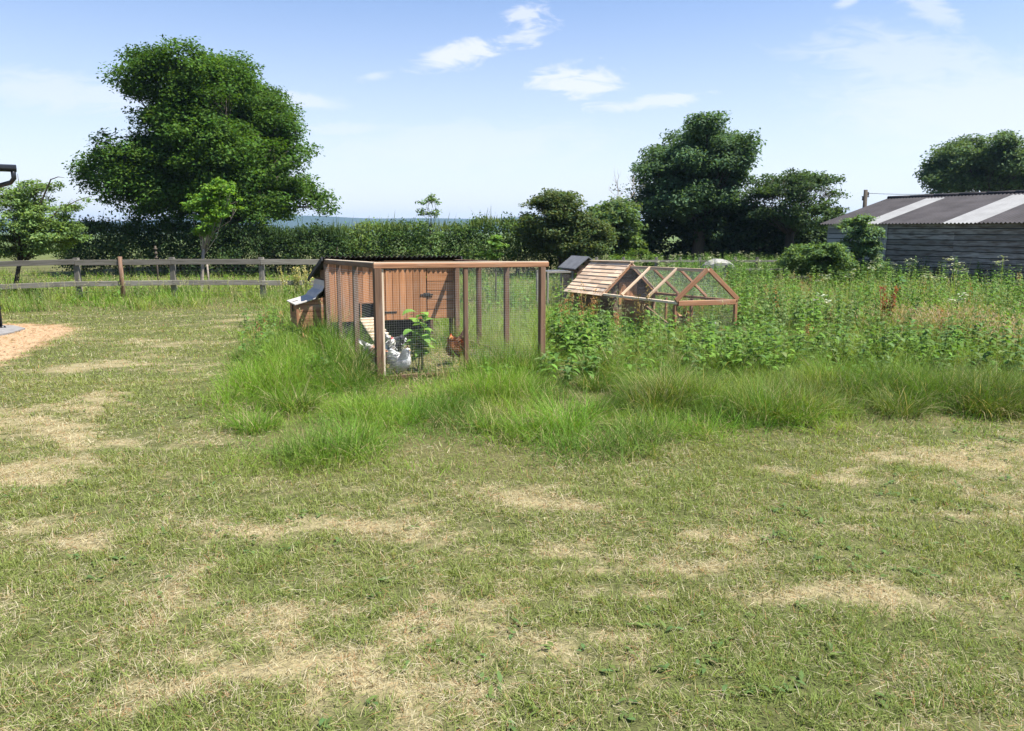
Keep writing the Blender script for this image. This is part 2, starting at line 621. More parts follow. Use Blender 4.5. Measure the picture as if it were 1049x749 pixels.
def vary(col, n, h=0.12, v=0.22):
    """n colours around col: tone and yellow/blue shifts from leaf to leaf"""
    c = np.asarray(col, float)[None, :] * (1 + U(-v, v, (n, 1)))
    sh = U(-h, h, n)
    c = c * np.stack([1 + sh * 1.4, 1 + sh * 0.2, 1 - sh], 1)
    return np.clip(c, 0.002, 1)


# ------------------------------------------------------------------ lawn, meadow and dry patches as fields over the ground
TALL_PX = [(246, 385), (238, 430), (248, 472), (300, 492), (400, 476), (470, 476), (530, 486), (600, 466), (680, 447),
           (760, 447), (842, 442), (900, 434), (1049, 426), (1600, 418), (1600, 258), (-700, 258), (-700, 322),
           (0, 322), (90, 317), (160, 318), (235, 316), (285, 318), (266, 345)]
TALL = np.array([gp(*p)[:2] for p in TALL_PX])


def tall_field(x, y):
    d = poly_dist(x, y, TALL) + (fbm(x, y, 0.9, 3, 5) - 0.5) * 0.9
    d = d + (fbm(x, y, 3.0, 2, 6) - 0.5) * 0.7
    return np.clip(d / 0.8 + 0.6, 0, 1)


# bleached patches and streaks of the mown grass: place and half sizes (photo pixels turned into metres), strength
DRY = [(130, 365, 18, 18, .9), (95, 410, 45, 14, 1), (40, 440, 55, 16, .9), (20, 478, 60, 16, 1), (60, 560, 90, 14, .9),
       (190, 540, 110, 12, .7), (300, 530, 90, 10, .9), (400, 525, 60, 8, .8), (60, 600, 90, 12, .5), (150, 607, 60, 8, .5),
       (250, 665, 60, 16, .9), (320, 690, 80, 22, .9), (400, 715, 90, 20, .7), (180, 720, 90, 18, .6), (560, 505, 40, 10, 1),
       (500, 540, 70, 8, .6), (640, 560, 60, 8, .4), (720, 625, 60, 14, .7), (810, 588, 90, 10, .8), (900, 590, 60, 12, .6),
       (850, 478, 60, 6, .8), (960, 470, 90, 8, .5), (1000, 455, 80, 8, .6), (620, 480, 60, 6, .6), (560, 640, 80, 14, .5),
       (650, 690, 110, 18, .5), (880, 700, 80, 16, .35), (20, 520, 70, 8, .5), (130, 460, 50, 8, .5), (700, 470, 60, 6, .5),
       (540, 610, 60, 10, .5), (470, 660, 80, 14, .6), (1000, 520, 80, 6, .5), (330, 620, 60, 8, .35), (770, 540, 60, 6, .5)]
DRYW = []
for _px, _py, _rx, _ry, _s in DRY:
    _c = gp(_px, _py); _a = gp(_px, _py - _ry); _b = gp(_px, _py + _ry)
    DRYW.append((_c[0], _c[1], _rx * _c[1] / F, max(0.5 * (_a[1] - _b[1]), 0.12), _s))


def dry_field(x, y):
    x = np.asarray(x, float); y = np.asarray(y, float)
    xx = x + (fbm(x, y, 1.7, 3, 21) - .5) * 1.1; yy = y + (fbm(x, y, 1.9, 3, 31) - .5) * 1.0
    t = np.zeros(x.shape)
    for cx, cy, rx, ry, s in DRYW:
        q = ((xx - cx) / rx) ** 2 + ((yy - cy) / ry) ** 2
        t = np.maximum(t, s * np.exp(-q * 0.7))
    n1 = fbm(x * .45 + .12 * y, y * 1.5, 1.5, 4, 41); n2 = fbm(x, y * 1.4, 6.0, 3, 43); n3 = fbm(x, y * 1.3, 17.0, 2, 44)
    v = .55 * t + 1.1 * (n1 - .5) + .9 * (n2 - .5) + .5 * (n3 - .5)
    v = np.clip((v - .02) / .62, 0, 1)
    return v * v * (3 - 2 * v) * .78


PATH_PX = [(-200, 331), (20, 332), (58, 333), (76, 336), (62, 345), (38, 356), (12, 369), (-10, 378), (-260, 420)]
PATH = np.array([gp(*p)[:2] for p in PATH_PX])


def path_field(x, y):
    d = poly_dist(x, y, PATH) + (fbm(x, y, 2.5, 3, 8) - 0.5) * 0.25
    return np.clip(d / 0.1 + 0.5, 0, 1)


# coop frames (solved from the photograph)
YAW1 = 0.399
N1 = np.array([-1.429, 8.181])
W1, D1, H1 = 1.96, 3.212, 1.255
E1 = np.array([math.cos(YAW1), math.sin(YAW1)]); E2 = np.array([-math.sin(YAW1), math.cos(YAW1)])
YAW2 = 0.36
N2 = np.array([3.226, 12.731])
HW2, L2, ZR2, ZE2 = 0.588, 4.22, 1.071, 0.552
G1 = np.array([math.cos(YAW2), math.sin(YAW2)]); G2 = np.array([-math.sin(YAW2), math.cos(YAW2)])


def run_ab(x, y):
    dx = np.asarray(x) - N1[0]; dy = np.asarray(y) - N1[1]
    return dx * E1[0] + dy * E1[1], dx * E2[0] + dy * E2[1]


def hut_ab(x, y):
    dx = np.asarray(x) - N2[0]; dy = np.asarray(y) - N2[1]
    return dx * G1[0] + dy * G1[1], dx * G2[0] + dy * G2[1]


# ------------------------------------------------------------------ ground
def warp(lo, hi, c, k, n):
    f = lambda v: np.arcsinh((v - c) / k)
    s = np.linspace(f(lo), f(hi), n)
    return c + k * np.sinh(s)


def build_ground():
    xs = warp(-4600, 4600, 0, 1.6, 560)
    ys = warp(-300, 4600, 5.0, 1.6, 520)
    gx, gy = np.meshgrid(xs, ys)
    gz = zg(gx, gy)
    V = np.stack([gx, gy, gz], -1).reshape(-1, 3)
    nx, ny = len(xs), len(ys)
    i = np.arange(ny - 1)[:, None]; k = np.arange(nx - 1)[None, :]
    f = np.stack([i * nx + k, i * nx + k + 1, (i + 1) * nx + k + 1, (i + 1) * nx + k], -1).reshape(-1, 4)
    x, y = V[:, 0], V[:, 1]
    dry = dry_field(x, y)[:, None]; tall = tall_field(x, y)[:, None]; pth = path_field(x, y)[:, None]
    green = np.array([0.07, 0.076, 0.028]); straw = np.array([0.27, 0.225, 0.13]); soil = np.array([0.09, 0.085, 0.035])
    c = green * (1 - dry) + straw * dry
    c = c * (1 - tall) + soil * tall
    far = np.clip((np.hypot(x, y) - 40) / 60, 0, 1)[:, None]
    ff = fbm(x, y, 0.004, 4, 77)[:, None]
    c = c * (1 - far) + far * (np.array([0.06, 0.10, 0.03]) * (1 - ff) + np.array([0.11, 0.13, 0.04]) * ff)
    sand = np.array([0.33, 0.225, 0.135])
    hl = np.clip((np.hypot(x, y) - 1500) / 600, 0, 1)[:, None]
    c = c * (1 - hl) + hl * np.array([.022, .036, .02])
    c = c * (1 - pth) + pth * sand
    me = bpy.data.meshes.new("ground")
    me.vertices.add(len(V)); me.vertices.foreach_set("co", V.astype(np.float32).ravel())
    me.loops.add(f.size); me.loops.foreach_set("vertex_index", f.ravel().astype(np.int32))
    me.polygons.add(len(f)); me.polygons.foreach_set("loop_start", (np.arange(len(f)) * 4).astype(np.int32))
    me.polygons.foreach_set("use_smooth", np.ones(len(f), bool))
    me.update(calc_edges=True)
    a = me.attributes.new("col", 'FLOAT_COLOR', 'POINT')
    a.data.foreach_set("color", np.concatenate([c, np.ones((len(c), 1))], 1).astype(np.float32).ravel())
    m, n, l, o = newmat("ground_soil")
    at_ = N(n, "ShaderNodeAttribute", attribute_name="col")
    tc = N(n, "ShaderNodeTexCoord")
    nz = N(n, "ShaderNodeTexNoise"); nz.inputs["Scale"].default_value = 38; nz.inputs["Detail"].default_value = 6
    l.new(tc.outputs["Object"], nz.inputs[0])
    hv = N(n, "ShaderNodeHueSaturation")
    l.new(mth(n, l, 'MULTIPLY_ADD', nz.outputs[0], 1.3, 0.35), hv.inputs["Value"])
    l.new(at_.outputs["Color"], hv.inputs["Color"])
    p = N(n, "ShaderNodeBsdfPrincipled"); p.inputs["Roughness"].default_value = 0.95
    p.inputs["Specular IOR Level"].default_value = 0.1
    l.new(hv.outputs[0], p.inputs["Base Color"])
    b = N(n, "ShaderNodeBump"); b.inputs["Strength"].default_value = 0.6; b.inputs["Distance"].default_value = 0.03
    l.new(nz.outputs[0], b.inputs["Height"]); l.new(b.outputs[0], p.inputs["Normal"])
    l.new(p.outputs[0], o.inputs[0])
    me.materials.append(m)
    ob = bpy.data.objects.new("ground", me)
    COL.objects.link(ob)
    tag(ob, kind="structure")


build_ground()


def build_haze():
    mb = MB()
    mb.prism([(-4700, -400, -7), (4700, -400, -7), (4700, 4700, -7), (-4700, 4700, -7)], (0, 0, 97))
    m, n, l, o = newmat("haze_air")
    v = N(n, "ShaderNodeVolumePrincipled")
    v.inputs["Color"].default_value = (0.46, 0.70, 1.0, 1)
    v.inputs["Density"].default_value = 0.00017
    v.inputs["Anisotropy"].default_value = 0.2
    l.new(v.outputs[0], o.inputs["Volume"])
    ob = mb.build("haze", m)
    tag(ob, kind="stuff")


build_haze()


# ------------------------------------------------------------------ trees, hedge, bushes
def crown_points(lobes, Y, depth, clump, per, seed, void, cut):
    """lobes in photo pixels (x, y, rx, ry) at distance Y -> clump centres with outward directions, lobe centres"""
    s = Y / F
    L = []
    xs = [l[0] for l in lobes]
    midy = 0.5 * (min(l[1] for l in lobes) + max(l[1] for l in lobes))
    mid = 0.5 * (min(xs) + max(xs)); half = max(0.5 * (max(xs) - min(xs)), 1)
    for (px, py, rx, ry) in lobes:
        c = at(px, py, Y)
        off = depth * math.sqrt(max(0.05, 1 - ((px - mid) / (half * 1.15)) ** 2))
        ds = [0.0] if off < rx * s * 0.9 else [-0.75 * off, 0.0, 0.75 * off]
        if len(lobes) > 40: ds = [float(U(-1, 1)) * off]
        for d in ds:
            if d and len(lobes) <= 40:
                c = at(mid + (px - mid) * .86, midy + (py - midy) * .87, Y)
            L.append((c + np.array([U(-.1, .1) * rx * s, d + U(-.15, .15) * off, U(-.06, .06) * ry * s]), rx * s * .93, ry * s * .92, max(rx * s * 0.85, off * 0.3)))
    P, O = [], []
    for c, rx, rz, ry in L:
        area = (rx * rz + rx * ry + ry * rz) * 4
        n = max(3, int(area / (clump * clump) * per))
        d = RNG.normal(size=(n, 3)); d /= np.linalg.norm(d, axis=1, keepdims=True)
        r = U(0.30, 1.1, n) ** 0.55
        q = c + d * r[:, None] * np.array([rx, ry, rz])
        w = void
        f3 = (vnoise(q[:, 0] / w + seed, q[:, 2] / (w * .55) + seed, 61) + vnoise(q[:, 1] / w + 7, q[:, 2] / (w * .55) + 3, 62)
              + vnoise(q[:, 0] / w + 11, q[:, 1] / w, 63)) / 3
        k = f3 > cut
        P.append(q[k]); O.append(d[k])
    return np.concatenate(P), np.concatenate(O), L


def outline_lobes(poly, n, r0, r1, margin=7, seed=1):
    """many small tufts filling a crown's outline"""
    g = np.random.default_rng(seed)
    poly = np.array(poly, float)
    lo, hi = poly.min(0), poly.max(0)
    out = []
    tries = 0
    while len(out) < n and tries < 20000:
        tries += 1
        p = g.uniform(lo, hi)
        rr = g.uniform(r0, r1)
        d = float(poly_dist(np.array([p[0]]), np.array([p[1]]), poly)[0])
        if d < rr * .72 + margin: continue
        if min((math.hypot(p[0] - q[0], p[1] - q[1]) for q in out), default=99) < rr * .42: continue
        out.append((p[0], p[1], rr * g.uniform(1.0, 1.25), rr * g.uniform(.7, .9)))
    return out


def tree(name, label, cat, lobes, Y, base, depth, clump, leaf, nleaf, col, per=1.0, group=None, trunk_r=0.3, fork=0.35,
         hv=(0.14, 0.3), bark=None, branch_to=1.0, flat=0.42, extra=None, wob=0.06, void=1.9, cut=0.47, off=0.0):
    bx, by = base if base is not None else (at(lobes[0][0], 0, Y)[0], Y)
    bz = zf(bx, by)
    e = empty(name, (bx, by, bz))
    P, O, L = crown_points(lobes, Y, depth, clump, per * 1.45, off, clump * void, cut)
    n = len(P)
    nb = NB()
    k = np.repeat(np.arange(n), nleaf)
    tone = (1 + U(-hv[1], hv[1], n))[k][:, None]
    g = np.clip(RNG.normal(size=(len(k), 3)), -1.7, 1.7) * clump * 0.50 * np.array([1, 1, flat])
    pos = P[k] + g
    nrm = O[k] * 0.35 + np.array([0, 0, 0.9]) + RNG.normal(size=(len(k), 3)) * 0.5
    keep = pos[:, 2] > bz + 0.1
    c = vary(col, len(k), hv[0], 0.2) * tone
    nb.leaves(pos[keep], nrm[keep], (leaf * U(0.6, 1.25, len(k)))[keep], c[keep])
    cr = nb.build("crown", M_LEAF, None, None)
    cr.data.transform(Matrix.Translation((-bx, -by, -bz)))
    cr.parent = e
    # trunk, limbs to the lobes, branches to some clumps
    mb = MB()
    top = max(l[0][2] for l in L)
    cx = np.mean([l[0][0] for l in L]); cy = np.mean([l[0][1] for l in L])
    fk = Vector((lerp(0, cx - bx, 0.3), lerp(0, cy - by, 0.3), (top - bz) * fork))
    q = [Vector((0, 0, -0.3))]
    for t in (0.0, 0.3, 0.65, 1.0):
        q.append(fk * t + Vector((U(-1, 1), U(-1, 1), 0)) * trunk_r * 0.25 * (0 < t < 1))
    q[1].z = 0.0
    mb.tube(q, [trunk_r * 1.35, trunk_r * 1.25, trunk_r * 1.0, trunk_r * .9, trunk_r * .82], 9)
    for c_, rx, rz, ry in L:
        tgt = Vector(c_) - Vector((bx, by, bz))
        a = fk * U(0.75, 1.0)
        ln = (tgt - a).length
        pts = [a]
        for t in (0.35, 0.7, 1.0):
            p = a.lerp(tgt, t) + Vector((U(-1, 1), U(-1, 1), U(-.3, 1))) * ln * wob
            pts.append(p)
        r0 = trunk_r * U(0.14, 0.28) * (.7 if len(L) > 40 else 1)
        mb.tube(pts, [r0, r0 * .7, r0 * .45, r0 * .2], 6)
        idx = RNG.choice(n, size=min(n, int(6 * branch_to)), replace=False)
        dist = np.linalg.norm(P - c_, axis=1)
        near = np.argsort(dist)[: int(14 * branch_to)]
        for j in near[:: 2]:
            t2 = Vector(P[j]) - Vector((bx, by, bz))
            s0 = pts[2].lerp(pts[3], U(0, 1))
            mb.tube([s0, s0.lerp(t2, .5) + Vector((0, 0, U(-.1, .2))), t2], [r0 * .28, r0 * .18, r0 * .06], 4)
    if extra: extra(mb, Vector((bx, by, bz)), fk)
    mb.build("trunk", bark or M_BARK, e)
    return tag(e, label, cat, group)


OAK = [(206, 54, 36, 20), (188, 72, 22, 18), (240, 72, 24, 18), (222, 58, 22, 16), (164, 102, 13, 14), (292, 104, 14, 14), (262, 84, 20, 16), (190, 95, 46, 28), (172, 114, 22, 20), (252, 96, 36, 28),
       (278, 92, 15, 17), (215, 120, 48, 26), (268, 128, 36, 24), (162, 138, 28, 18), (132, 155, 26, 16), (116, 182, 15, 10),
       (140, 187, 30, 18), (178, 160, 40, 28), (228, 158, 42, 28), (288, 152, 38, 26), (312, 160, 22, 22), (318, 190, 22, 20),
       (286, 192, 36, 26), (240, 195, 42, 28), (188, 200, 34, 22), (156, 210, 26, 14), (302, 214, 26, 14), (258, 222, 34, 15), (215, 220, 32, 13), (178, 216, 26, 12), (295, 222, 26, 11),
       (332, 202, 13, 10), (322, 208, 18, 10), (140, 168, 30, 16)]
OAKLINE = [(184, 42), (208, 34), (240, 42), (268, 60), (280, 78), (300, 92), (306, 112), (310, 132), (332, 150), (334, 168), (334, 186), (344, 206), (338, 226), (310, 238), (240, 246), (196, 238), (160, 230), (126, 216), (96, 196), (84, 178), (98, 148), (116, 136), (142, 136), (138, 104), (142, 84), (152, 56)]
OAK = outline_lobes(OAKLINE, 26, 22, 32, 11, 4) + outline_lobes(OAKLINE, 150, 11, 20, 10, 9)
b0 = at(238, 235, 41)
tree("broadleaf_tree", "huge broad spreading tree, the tallest, over the dark hedge on the left", "tree", OAK, 41, (b0[0], 41),
     4.0, 0.66, 0.18, 84, (0.060, 0.122, 0.020), per=0.80, cut=.40, void=1.7, off=77.7, flat=.55, trunk_r=0.5, fork=0.30, hv=(0.16, 0.34))

ASH = [(720, 128, 26, 14), (752, 128, 26, 15), (695, 145, 26, 18), (740, 150, 36, 22), (768, 148, 13, 18), (684, 138, 12, 10),
       (666, 164, 18, 18), (690, 172, 26, 20), (735, 170, 34, 20), (762, 165, 20, 18), (783, 172, 12, 11), (660, 185, 13, 14),
       (672, 200, 20, 18), (705, 196, 22, 12), (770, 186, 16, 10), (668, 214, 20, 18), (692, 208, 24, 16), (735, 198, 28, 14), (758, 206, 16, 14)]
ASH = outline_lobes([(648, 172), (655, 150), (668, 146), (676, 128), (690, 128), (700, 116), (730, 112), (760, 115), (776, 126), (782, 142), (774, 160), (792, 164), (792, 184), (772, 194), (778, 222), (690, 232), (650, 240), (646, 200)], 85, 10, 18, 8, 8)
b0 = at(716, 240, 43)
tree("ash_tree", "dense dark rounded tree, tallest one right of the wooden runs", "tree", ASH, 43, (b0[0], 43),
     2.7, 0.58, 0.19, 76, (0.074, 0.130, 0.064), per=0.80, cut=.40, void=1.7, off=12.3, flat=.55, trunk_r=0.36, fork=0.42, hv=(0.12, 0.3))

LOW = [(790, 182, 14, 9), (806, 178, 14, 9), (822, 186, 16, 10), (838, 181, 18, 9), (853, 191, 12, 10), (862, 200, 9, 8),
       (810, 198, 18, 11), (832, 203, 18, 10), (790, 204, 16, 14), (848, 212, 15, 10), (800, 220, 28, 16), (825, 226, 24, 15), (778, 206, 16, 14), (784, 192, 12, 9), (772, 220, 16, 14)]
b0 = at(808, 250, 41)
tree("wide_tree", "loose wide low tree with open branches between tall dark tree and barn", "tree", LOW, 41, (b0[0], 41),
     2.0, 0.42, 0.17, 36, (0.062, 0.105, 0.042), per=0.55, void=1.5, trunk_r=0.26, fork=0.42, hv=(0.12, 0.35))

DARK = [(672, 232, 30, 26), (710, 238, 28, 22), (745, 240, 30, 22), (775, 232, 26, 26), (800, 244, 24, 18), (655, 245, 18, 18),
        (835, 246, 22, 16), (755, 218, 18, 14), (862, 232, 14, 20), (680, 256, 30, 13), (720, 258, 30, 12), (760, 256, 30, 13), (800, 258, 28, 11), (655, 258, 18, 10), (840, 258, 20, 10), (700, 222, 24, 16)]
b0 = at(735, 262, 44)
tree("dark_thicket", "dark tangled thicket under the tall rounded tree", "thicket", DARK, 44.5, (b0[0], 44.5),
     1.6, 0.5, 0.24, 40, (0.05, 0.086, 0.036), per=0.7, trunk_r=0.14, fork=0.2, hv=(0.15, 0.35))

PALE = [(626, 222, 22, 16), (640, 212, 16, 13), (612, 232, 18, 16), (640, 238, 20, 20), (632, 252, 22, 14)]
b0 = at(630, 262, 40)
tree("pale_tree", "soft pale green tree behind the shingled hutch roof", "tree", PALE, 40, (b0[0], 40),
     1.4, 0.5, 0.24, 38, (0.095, 0.15, 0.055), per=0.65, trunk_r=0.16, fork=0.3)

BUSH = [(563, 204, 20, 12), (548, 214, 16, 14), (578, 212, 18, 14), (565, 222, 30, 18), (596, 224, 18, 15), (602, 240, 20, 18),
        (570, 243, 30, 20), (545, 240, 18, 22), (618, 246, 14, 16), (590, 256, 28, 12)]
b0 = at(575, 262, 37)
tree("hawthorn_tree", "dark round bushy tree at the right end of the hedge", "tree", BUSH, 37, (b0[0], 37),
     1.8, 0.42, 0.15, 60, (0.078, 0.110, 0.038), per=0.72, void=1.5, trunk_r=0.18, fork=0.25, hv=(0.22, 0.3))

BARNTREE = [(1003, 150, 28, 16), (1014, 142, 18, 10), (975, 162, 24, 16), (958, 180, 14, 12), (998, 172, 34, 18), (1030, 160, 26, 20), (1045, 150, 20, 16),
            (1038, 182, 28, 18), (978, 188, 20, 10), (1070, 160, 26, 24), (1075, 186, 26, 18), (990, 200, 26, 9), (1030, 200, 28, 9), (960, 196, 12, 8)]
BARNTREE = outline_lobes([(945, 186), (951, 166), (965, 149), (985, 137), (1010, 130), (1040, 134), (1072, 142), (1098, 165), (1098, 206), (950, 206)], 60, 12, 20, 6, 3)
b0 = at(1005, 240, 58)
tree("barn_tree", "rounded tree standing behind the barn roof", "tree", BARNTREE, 58, (b0[0], 58),
     2.6, 0.68, 0.24, 64, (0.088, 0.14, 0.062), per=0.78, void=1.7, cut=.40, off=7.7, flat=.55, trunk_r=0.35, fork=0.5, hv=(0.12, 0.28))

YOUNG = [(229, 190, 11, 8), (240, 203, 11, 10), (243, 214, 8, 7), (222, 203, 12, 9), (205, 203, 13, 12), (198, 214, 8, 8),
         (212, 222, 10, 10), (206, 240, 8, 7), (232, 216, 9, 7), (215, 192, 7, 5)]
b0 = at(203.5, 268, 25)
tree("young_tree", "slender young light green tree with forked stem just beyond the rail fence", "tree", YOUNG, 25, (b0[0], 25),
     0.32, 0.17, 0.12, 22, (0.15, 0.275, 0.045), per=0.55, void=1.5, trunk_r=0.055, fork=0.42, hv=(0.14, 0.25), bark=M_PALEBARK)

APPLE = [(17, 214, 20, 16), (30, 204, 13, 10), (43, 238, 26, 18), (62, 226, 12, 10), (12, 236, 20, 20), (60, 246, 16, 12),
         (-18, 216, 26, 22), (-22, 240, 26, 20), (25, 252, 26, 12), (70, 214, 6, 4), (-45, 226, 20, 20), (40, 190, 6, 5), (72, 250, 14, 9), (74, 236, 10, 8), (30, 222, 24, 16), (10, 256, 22, 12), (50, 256, 18, 9), (8, 198, 12, 10), (53, 184, 6, 3), (92, 203, 8, 3), (38, 188, 6, 5), (78, 212, 8, 5)]
b0 = at(10, 270, 24.2)


def apple_shoots(mb, o, fk):
    for a, bq in (((40, 215), (52, 183)), ((60, 215), (96, 200)), ((36, 205), (38, 184)), ((52, 184), (66, 182)), ((20, 205), (18, 178))):
        p, q = Vector(at(*a, 24.2)) - o, Vector(at(*bq, 24.2)) - o
        mb.tube([fk, fk.lerp(p, .6) + Vector((0, 0, .1)), p, p.lerp(q, .5) + Vector((0.02, 0, .05)), q], [.04, .03, .02, .013, .005], 5)


tree("apple_tree", "loose light green fruit tree behind the left end of the rail fence", "tree", APPLE, 24.2, (b0[0], 24.2),
     0.8, 0.23, 0.10, 30, (0.145, 0.225, 0.072), per=0.62, cut=.49, void=1.5, trunk_r=0.07, fork=0.3, hv=(0.1, 0.25), extra=apple_shoots)

SAP = [(441, 199, 4, 4), (436, 208, 7, 4), (448, 206, 6, 4), (434, 218, 8, 5), (449, 219, 8, 5), (441, 229, 12, 6), (434, 240, 8, 6), (446, 244, 10, 7), (440, 256, 12, 7)]
b0 = at(441, 262, 33)
tree("thin_sapling", "thin sparse sapling standing taller than the hedge behind the coop", "tree", SAP, 33, (b0[0], 33),
     0.25, 0.19, 0.12, 16, (0.12, 0.19, 0.07), per=0.5, trunk_r=0.05, fork=0.6, hv=(0.15, 0.3))

SAP2 = [(507, 246, 7, 6), (510, 254, 10, 7), (504, 260, 10, 7), (512, 264, 9, 6)]
b0 = at(508, 275, 21)
tree("bright_sapling", "small bright green sapling showing over the run's top rail", "tree", SAP2, 21, (b0[0], 21),
     0.2, 0.11, 0.09, 26, (0.13, 0.23, 0.05), per=0.9, trunk_r=0.022, fork=0.5)

ELDER = [(826, 262, 20, 13), (848, 262, 18, 13), (810, 268, 13, 9), (838, 272, 24, 12), (862, 268, 12, 12)]
b0 = at(836, 282, 27.5)
tree("elder_bush", "light green rounded bush left of the barn corner", "bush", ELDER, 27.5, (b0[0], 27.5),
     0.8, 0.26, 0.12, 34, (0.10, 0.165, 0.055), per=0.6, trunk_r=0.05, fork=0.25)

BARNSH = [(879, 226, 10, 10), (872, 236, 15, 12), (890, 238, 11, 10), (868, 246, 15, 13), (884, 246, 14, 14), (866, 262, 16, 13), (884, 266, 17, 14), (896, 276, 12, 9), (874, 278, 18, 9)]
b0 = at(876, 285, 30.5)
tree("willow_shrub", "tall feathery grey green shrub growing against the barn's wall", "bush", BARNSH, 30.5, (b0[0], 30.5),
     0.5, 0.24, 0.13, 34, (0.11, 0.18, 0.08), per=0.75, trunk_r=0.05, fork=0.3)


def dead_tree():
    Y = 41
    b = at(641, 262, Y); bz = zf(b[0], Y)
    e = empty("bare_tree", (b[0], Y, bz))
    mb = MB()
    o = Vector((b[0], Y, bz))

    def br(p, d, ln, r, lev):
        q = p + d * ln
        mid = p.lerp(q, .5) + Vector((U(-1, 1), U(-1, 1), U(-.5, 1))) * ln * .06
        mb.tube([p, mid, q], [r, r * .75, r * .5], 5 if lev < 2 else 3)
        if lev < 4:
            for k in range(3 if lev else 5):
                dd = (d + Vector((U(-1, 1), U(-1, 1), U(-.1, .7))) * 0.75).normalized()
                br(p.lerp(q, U(.45, 1)), dd, ln * U(.5, .72), r * .5, lev + 1)
    br(Vector((0, 0, -0.2)), Vector((-.02, 0, 1)), 2.6, .09, 0)
    mb.build("trunk", M_PALEBARK, e)
    nb = NB()
    n = 340
    P = np.stack([U(-.9, .9, n), U(-.7, .7, n), U(1.8, 4.6, n)], 1)
    nb.leaves(P, RNG.normal(size=(n, 3)), U(.08, .16, n), vary((0.09, 0.1, 0.05), n))
    nb.build("crown", M_LEAF, e)
    tag(e, "nearly leafless twiggy tree at the left edge of the tall dark tree", "tree")


dead_tree()


def hedge(name, label, px0, px1, Y, top, col, n, tones, bright=None, thick=0.9, group=None, base_py=272):
    """long leafy bank; top is a list of (px, py) along its crest"""
    tp = np.array(top, float)
    b = at(0.5 * (px0 + px1), base_py, Y)
    o = np.array([b[0], Y, zf(b[0], Y)])
    e = empty(name, o)
    ncl = n // 30
    px = U(px0, px1, ncl)
    ty = np.interp(px, tp[:, 0], tp[:, 1])
    ty = ty + (vnoise(px * 0.09, px * 0 + 3.1, 4) - .5) * 14 + (vnoise(px * .4, px * 0, 5) - .5) * 6
    # clump height: from the ground to the crest, denser on the outer skin
    f = U(0, 1, ncl) ** 0.7
    X = (px - CX) / F * Y * math.cos(PITCH)
    ztop = np.array([at(a, bb, Y)[2] for a, bb in zip(px, ty)])
    zb = zg(X, np.full(ncl, Y))
    z = zb + (ztop - zb) * f
    dy = U(-1, 1, ncl) * thick * np.sqrt(np.clip(1.05 - f ** 3, 0.05, 1))
    P = np.stack([X, Y + dy, z], 1)
    k = np.repeat(np.arange(ncl), 30)
    g = RNG.normal(size=(len(k), 3)) * np.array([.2, .16, .13])
    tone = (1 + U(-tones, tones, ncl))[k][:, None]
    pos = P[k] + g
    nrm = np.array([0, -.35, .7]) + RNG.normal(size=(len(k), 3)) * .6
    hz = vnoise(X * .8, z * .9, 17)[k][:, None]
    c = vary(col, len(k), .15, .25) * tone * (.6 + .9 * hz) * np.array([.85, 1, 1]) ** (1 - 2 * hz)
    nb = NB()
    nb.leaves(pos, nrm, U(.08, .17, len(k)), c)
    # upright shoots on the crest
    m = int((px1 - px0) * 9)
    sp = U(px0, px1, m)
    sx = (sp - CX) / F * Y * math.cos(PITCH)
    sy = np.interp(sp, tp[:, 0], tp[:, 1])
    sz = np.array([at(a, bb + 3, Y)[2] for a, bb in zip(sp, sy)])
    S = np.stack([sx, Y + U(-.6, .6, m), sz + U(-.25, .05, m)], 1)
    nb.ribbons(S, U(0, 6.28, m), U(1.1, 1.55, m), U(.15, .5, m) * (1 + (U(0, 1, m) < .06)), U(.015, .04, m), U(0, .5, m),
               vary(bright if bright else col, m, .1, .25), (0.6, 1, 0))
    cr = nb.build("crown", M_LEAF)
    cr.data.transform(Matrix.Translation(tuple(-o)))
    cr.parent = e
    for i in range(12):
        mb = MB()
        x = U(X.min(), X.max())
        p = Vector((x - o[0], U(-.4, .4), zf(x, Y) - o[2] - .1))
        mb.tube([p, p + Vector((U(-.1, .1), U(-.1, .1), .7)), p + Vector((U(-.3, .3), U(-.3, .3), 1.5))], [.05, .035, .012], 5)
        mb.build("stem", M_BARK, e)
    tag(e, label, "hedge", group)


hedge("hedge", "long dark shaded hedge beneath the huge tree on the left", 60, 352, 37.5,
      [(60, 231), (110, 230), (160, 231), (230, 231), (300, 236), (352, 234)], (0.05, 0.088, 0.026), 44000, .35)  # darker leaf colour: the big tree's shade is put into it
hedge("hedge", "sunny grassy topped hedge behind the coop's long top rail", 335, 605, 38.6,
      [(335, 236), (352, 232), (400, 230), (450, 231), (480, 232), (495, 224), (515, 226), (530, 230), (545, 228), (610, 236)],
      (0.088, 0.148, 0.038), 42000, .3, bright=(0.13, 0.18, 0.05))  # paler leaves and crest shoots: sunlight is put into the colour
YB = [(655, 262, 14, 9), (640, 266, 12, 7), (668, 268, 10, 6)]
b0 = at(655, 274, 34)
tree("low_bush", "small yellow green bush at the foot of the dark thicket, right of the shingled roof", "bush", YB, 34, (b0[0], 34),
     0.5, 0.26, 0.13, 34, (0.105, 0.17, 0.04), per=0.7, trunk_r=0.04, fork=0.3)


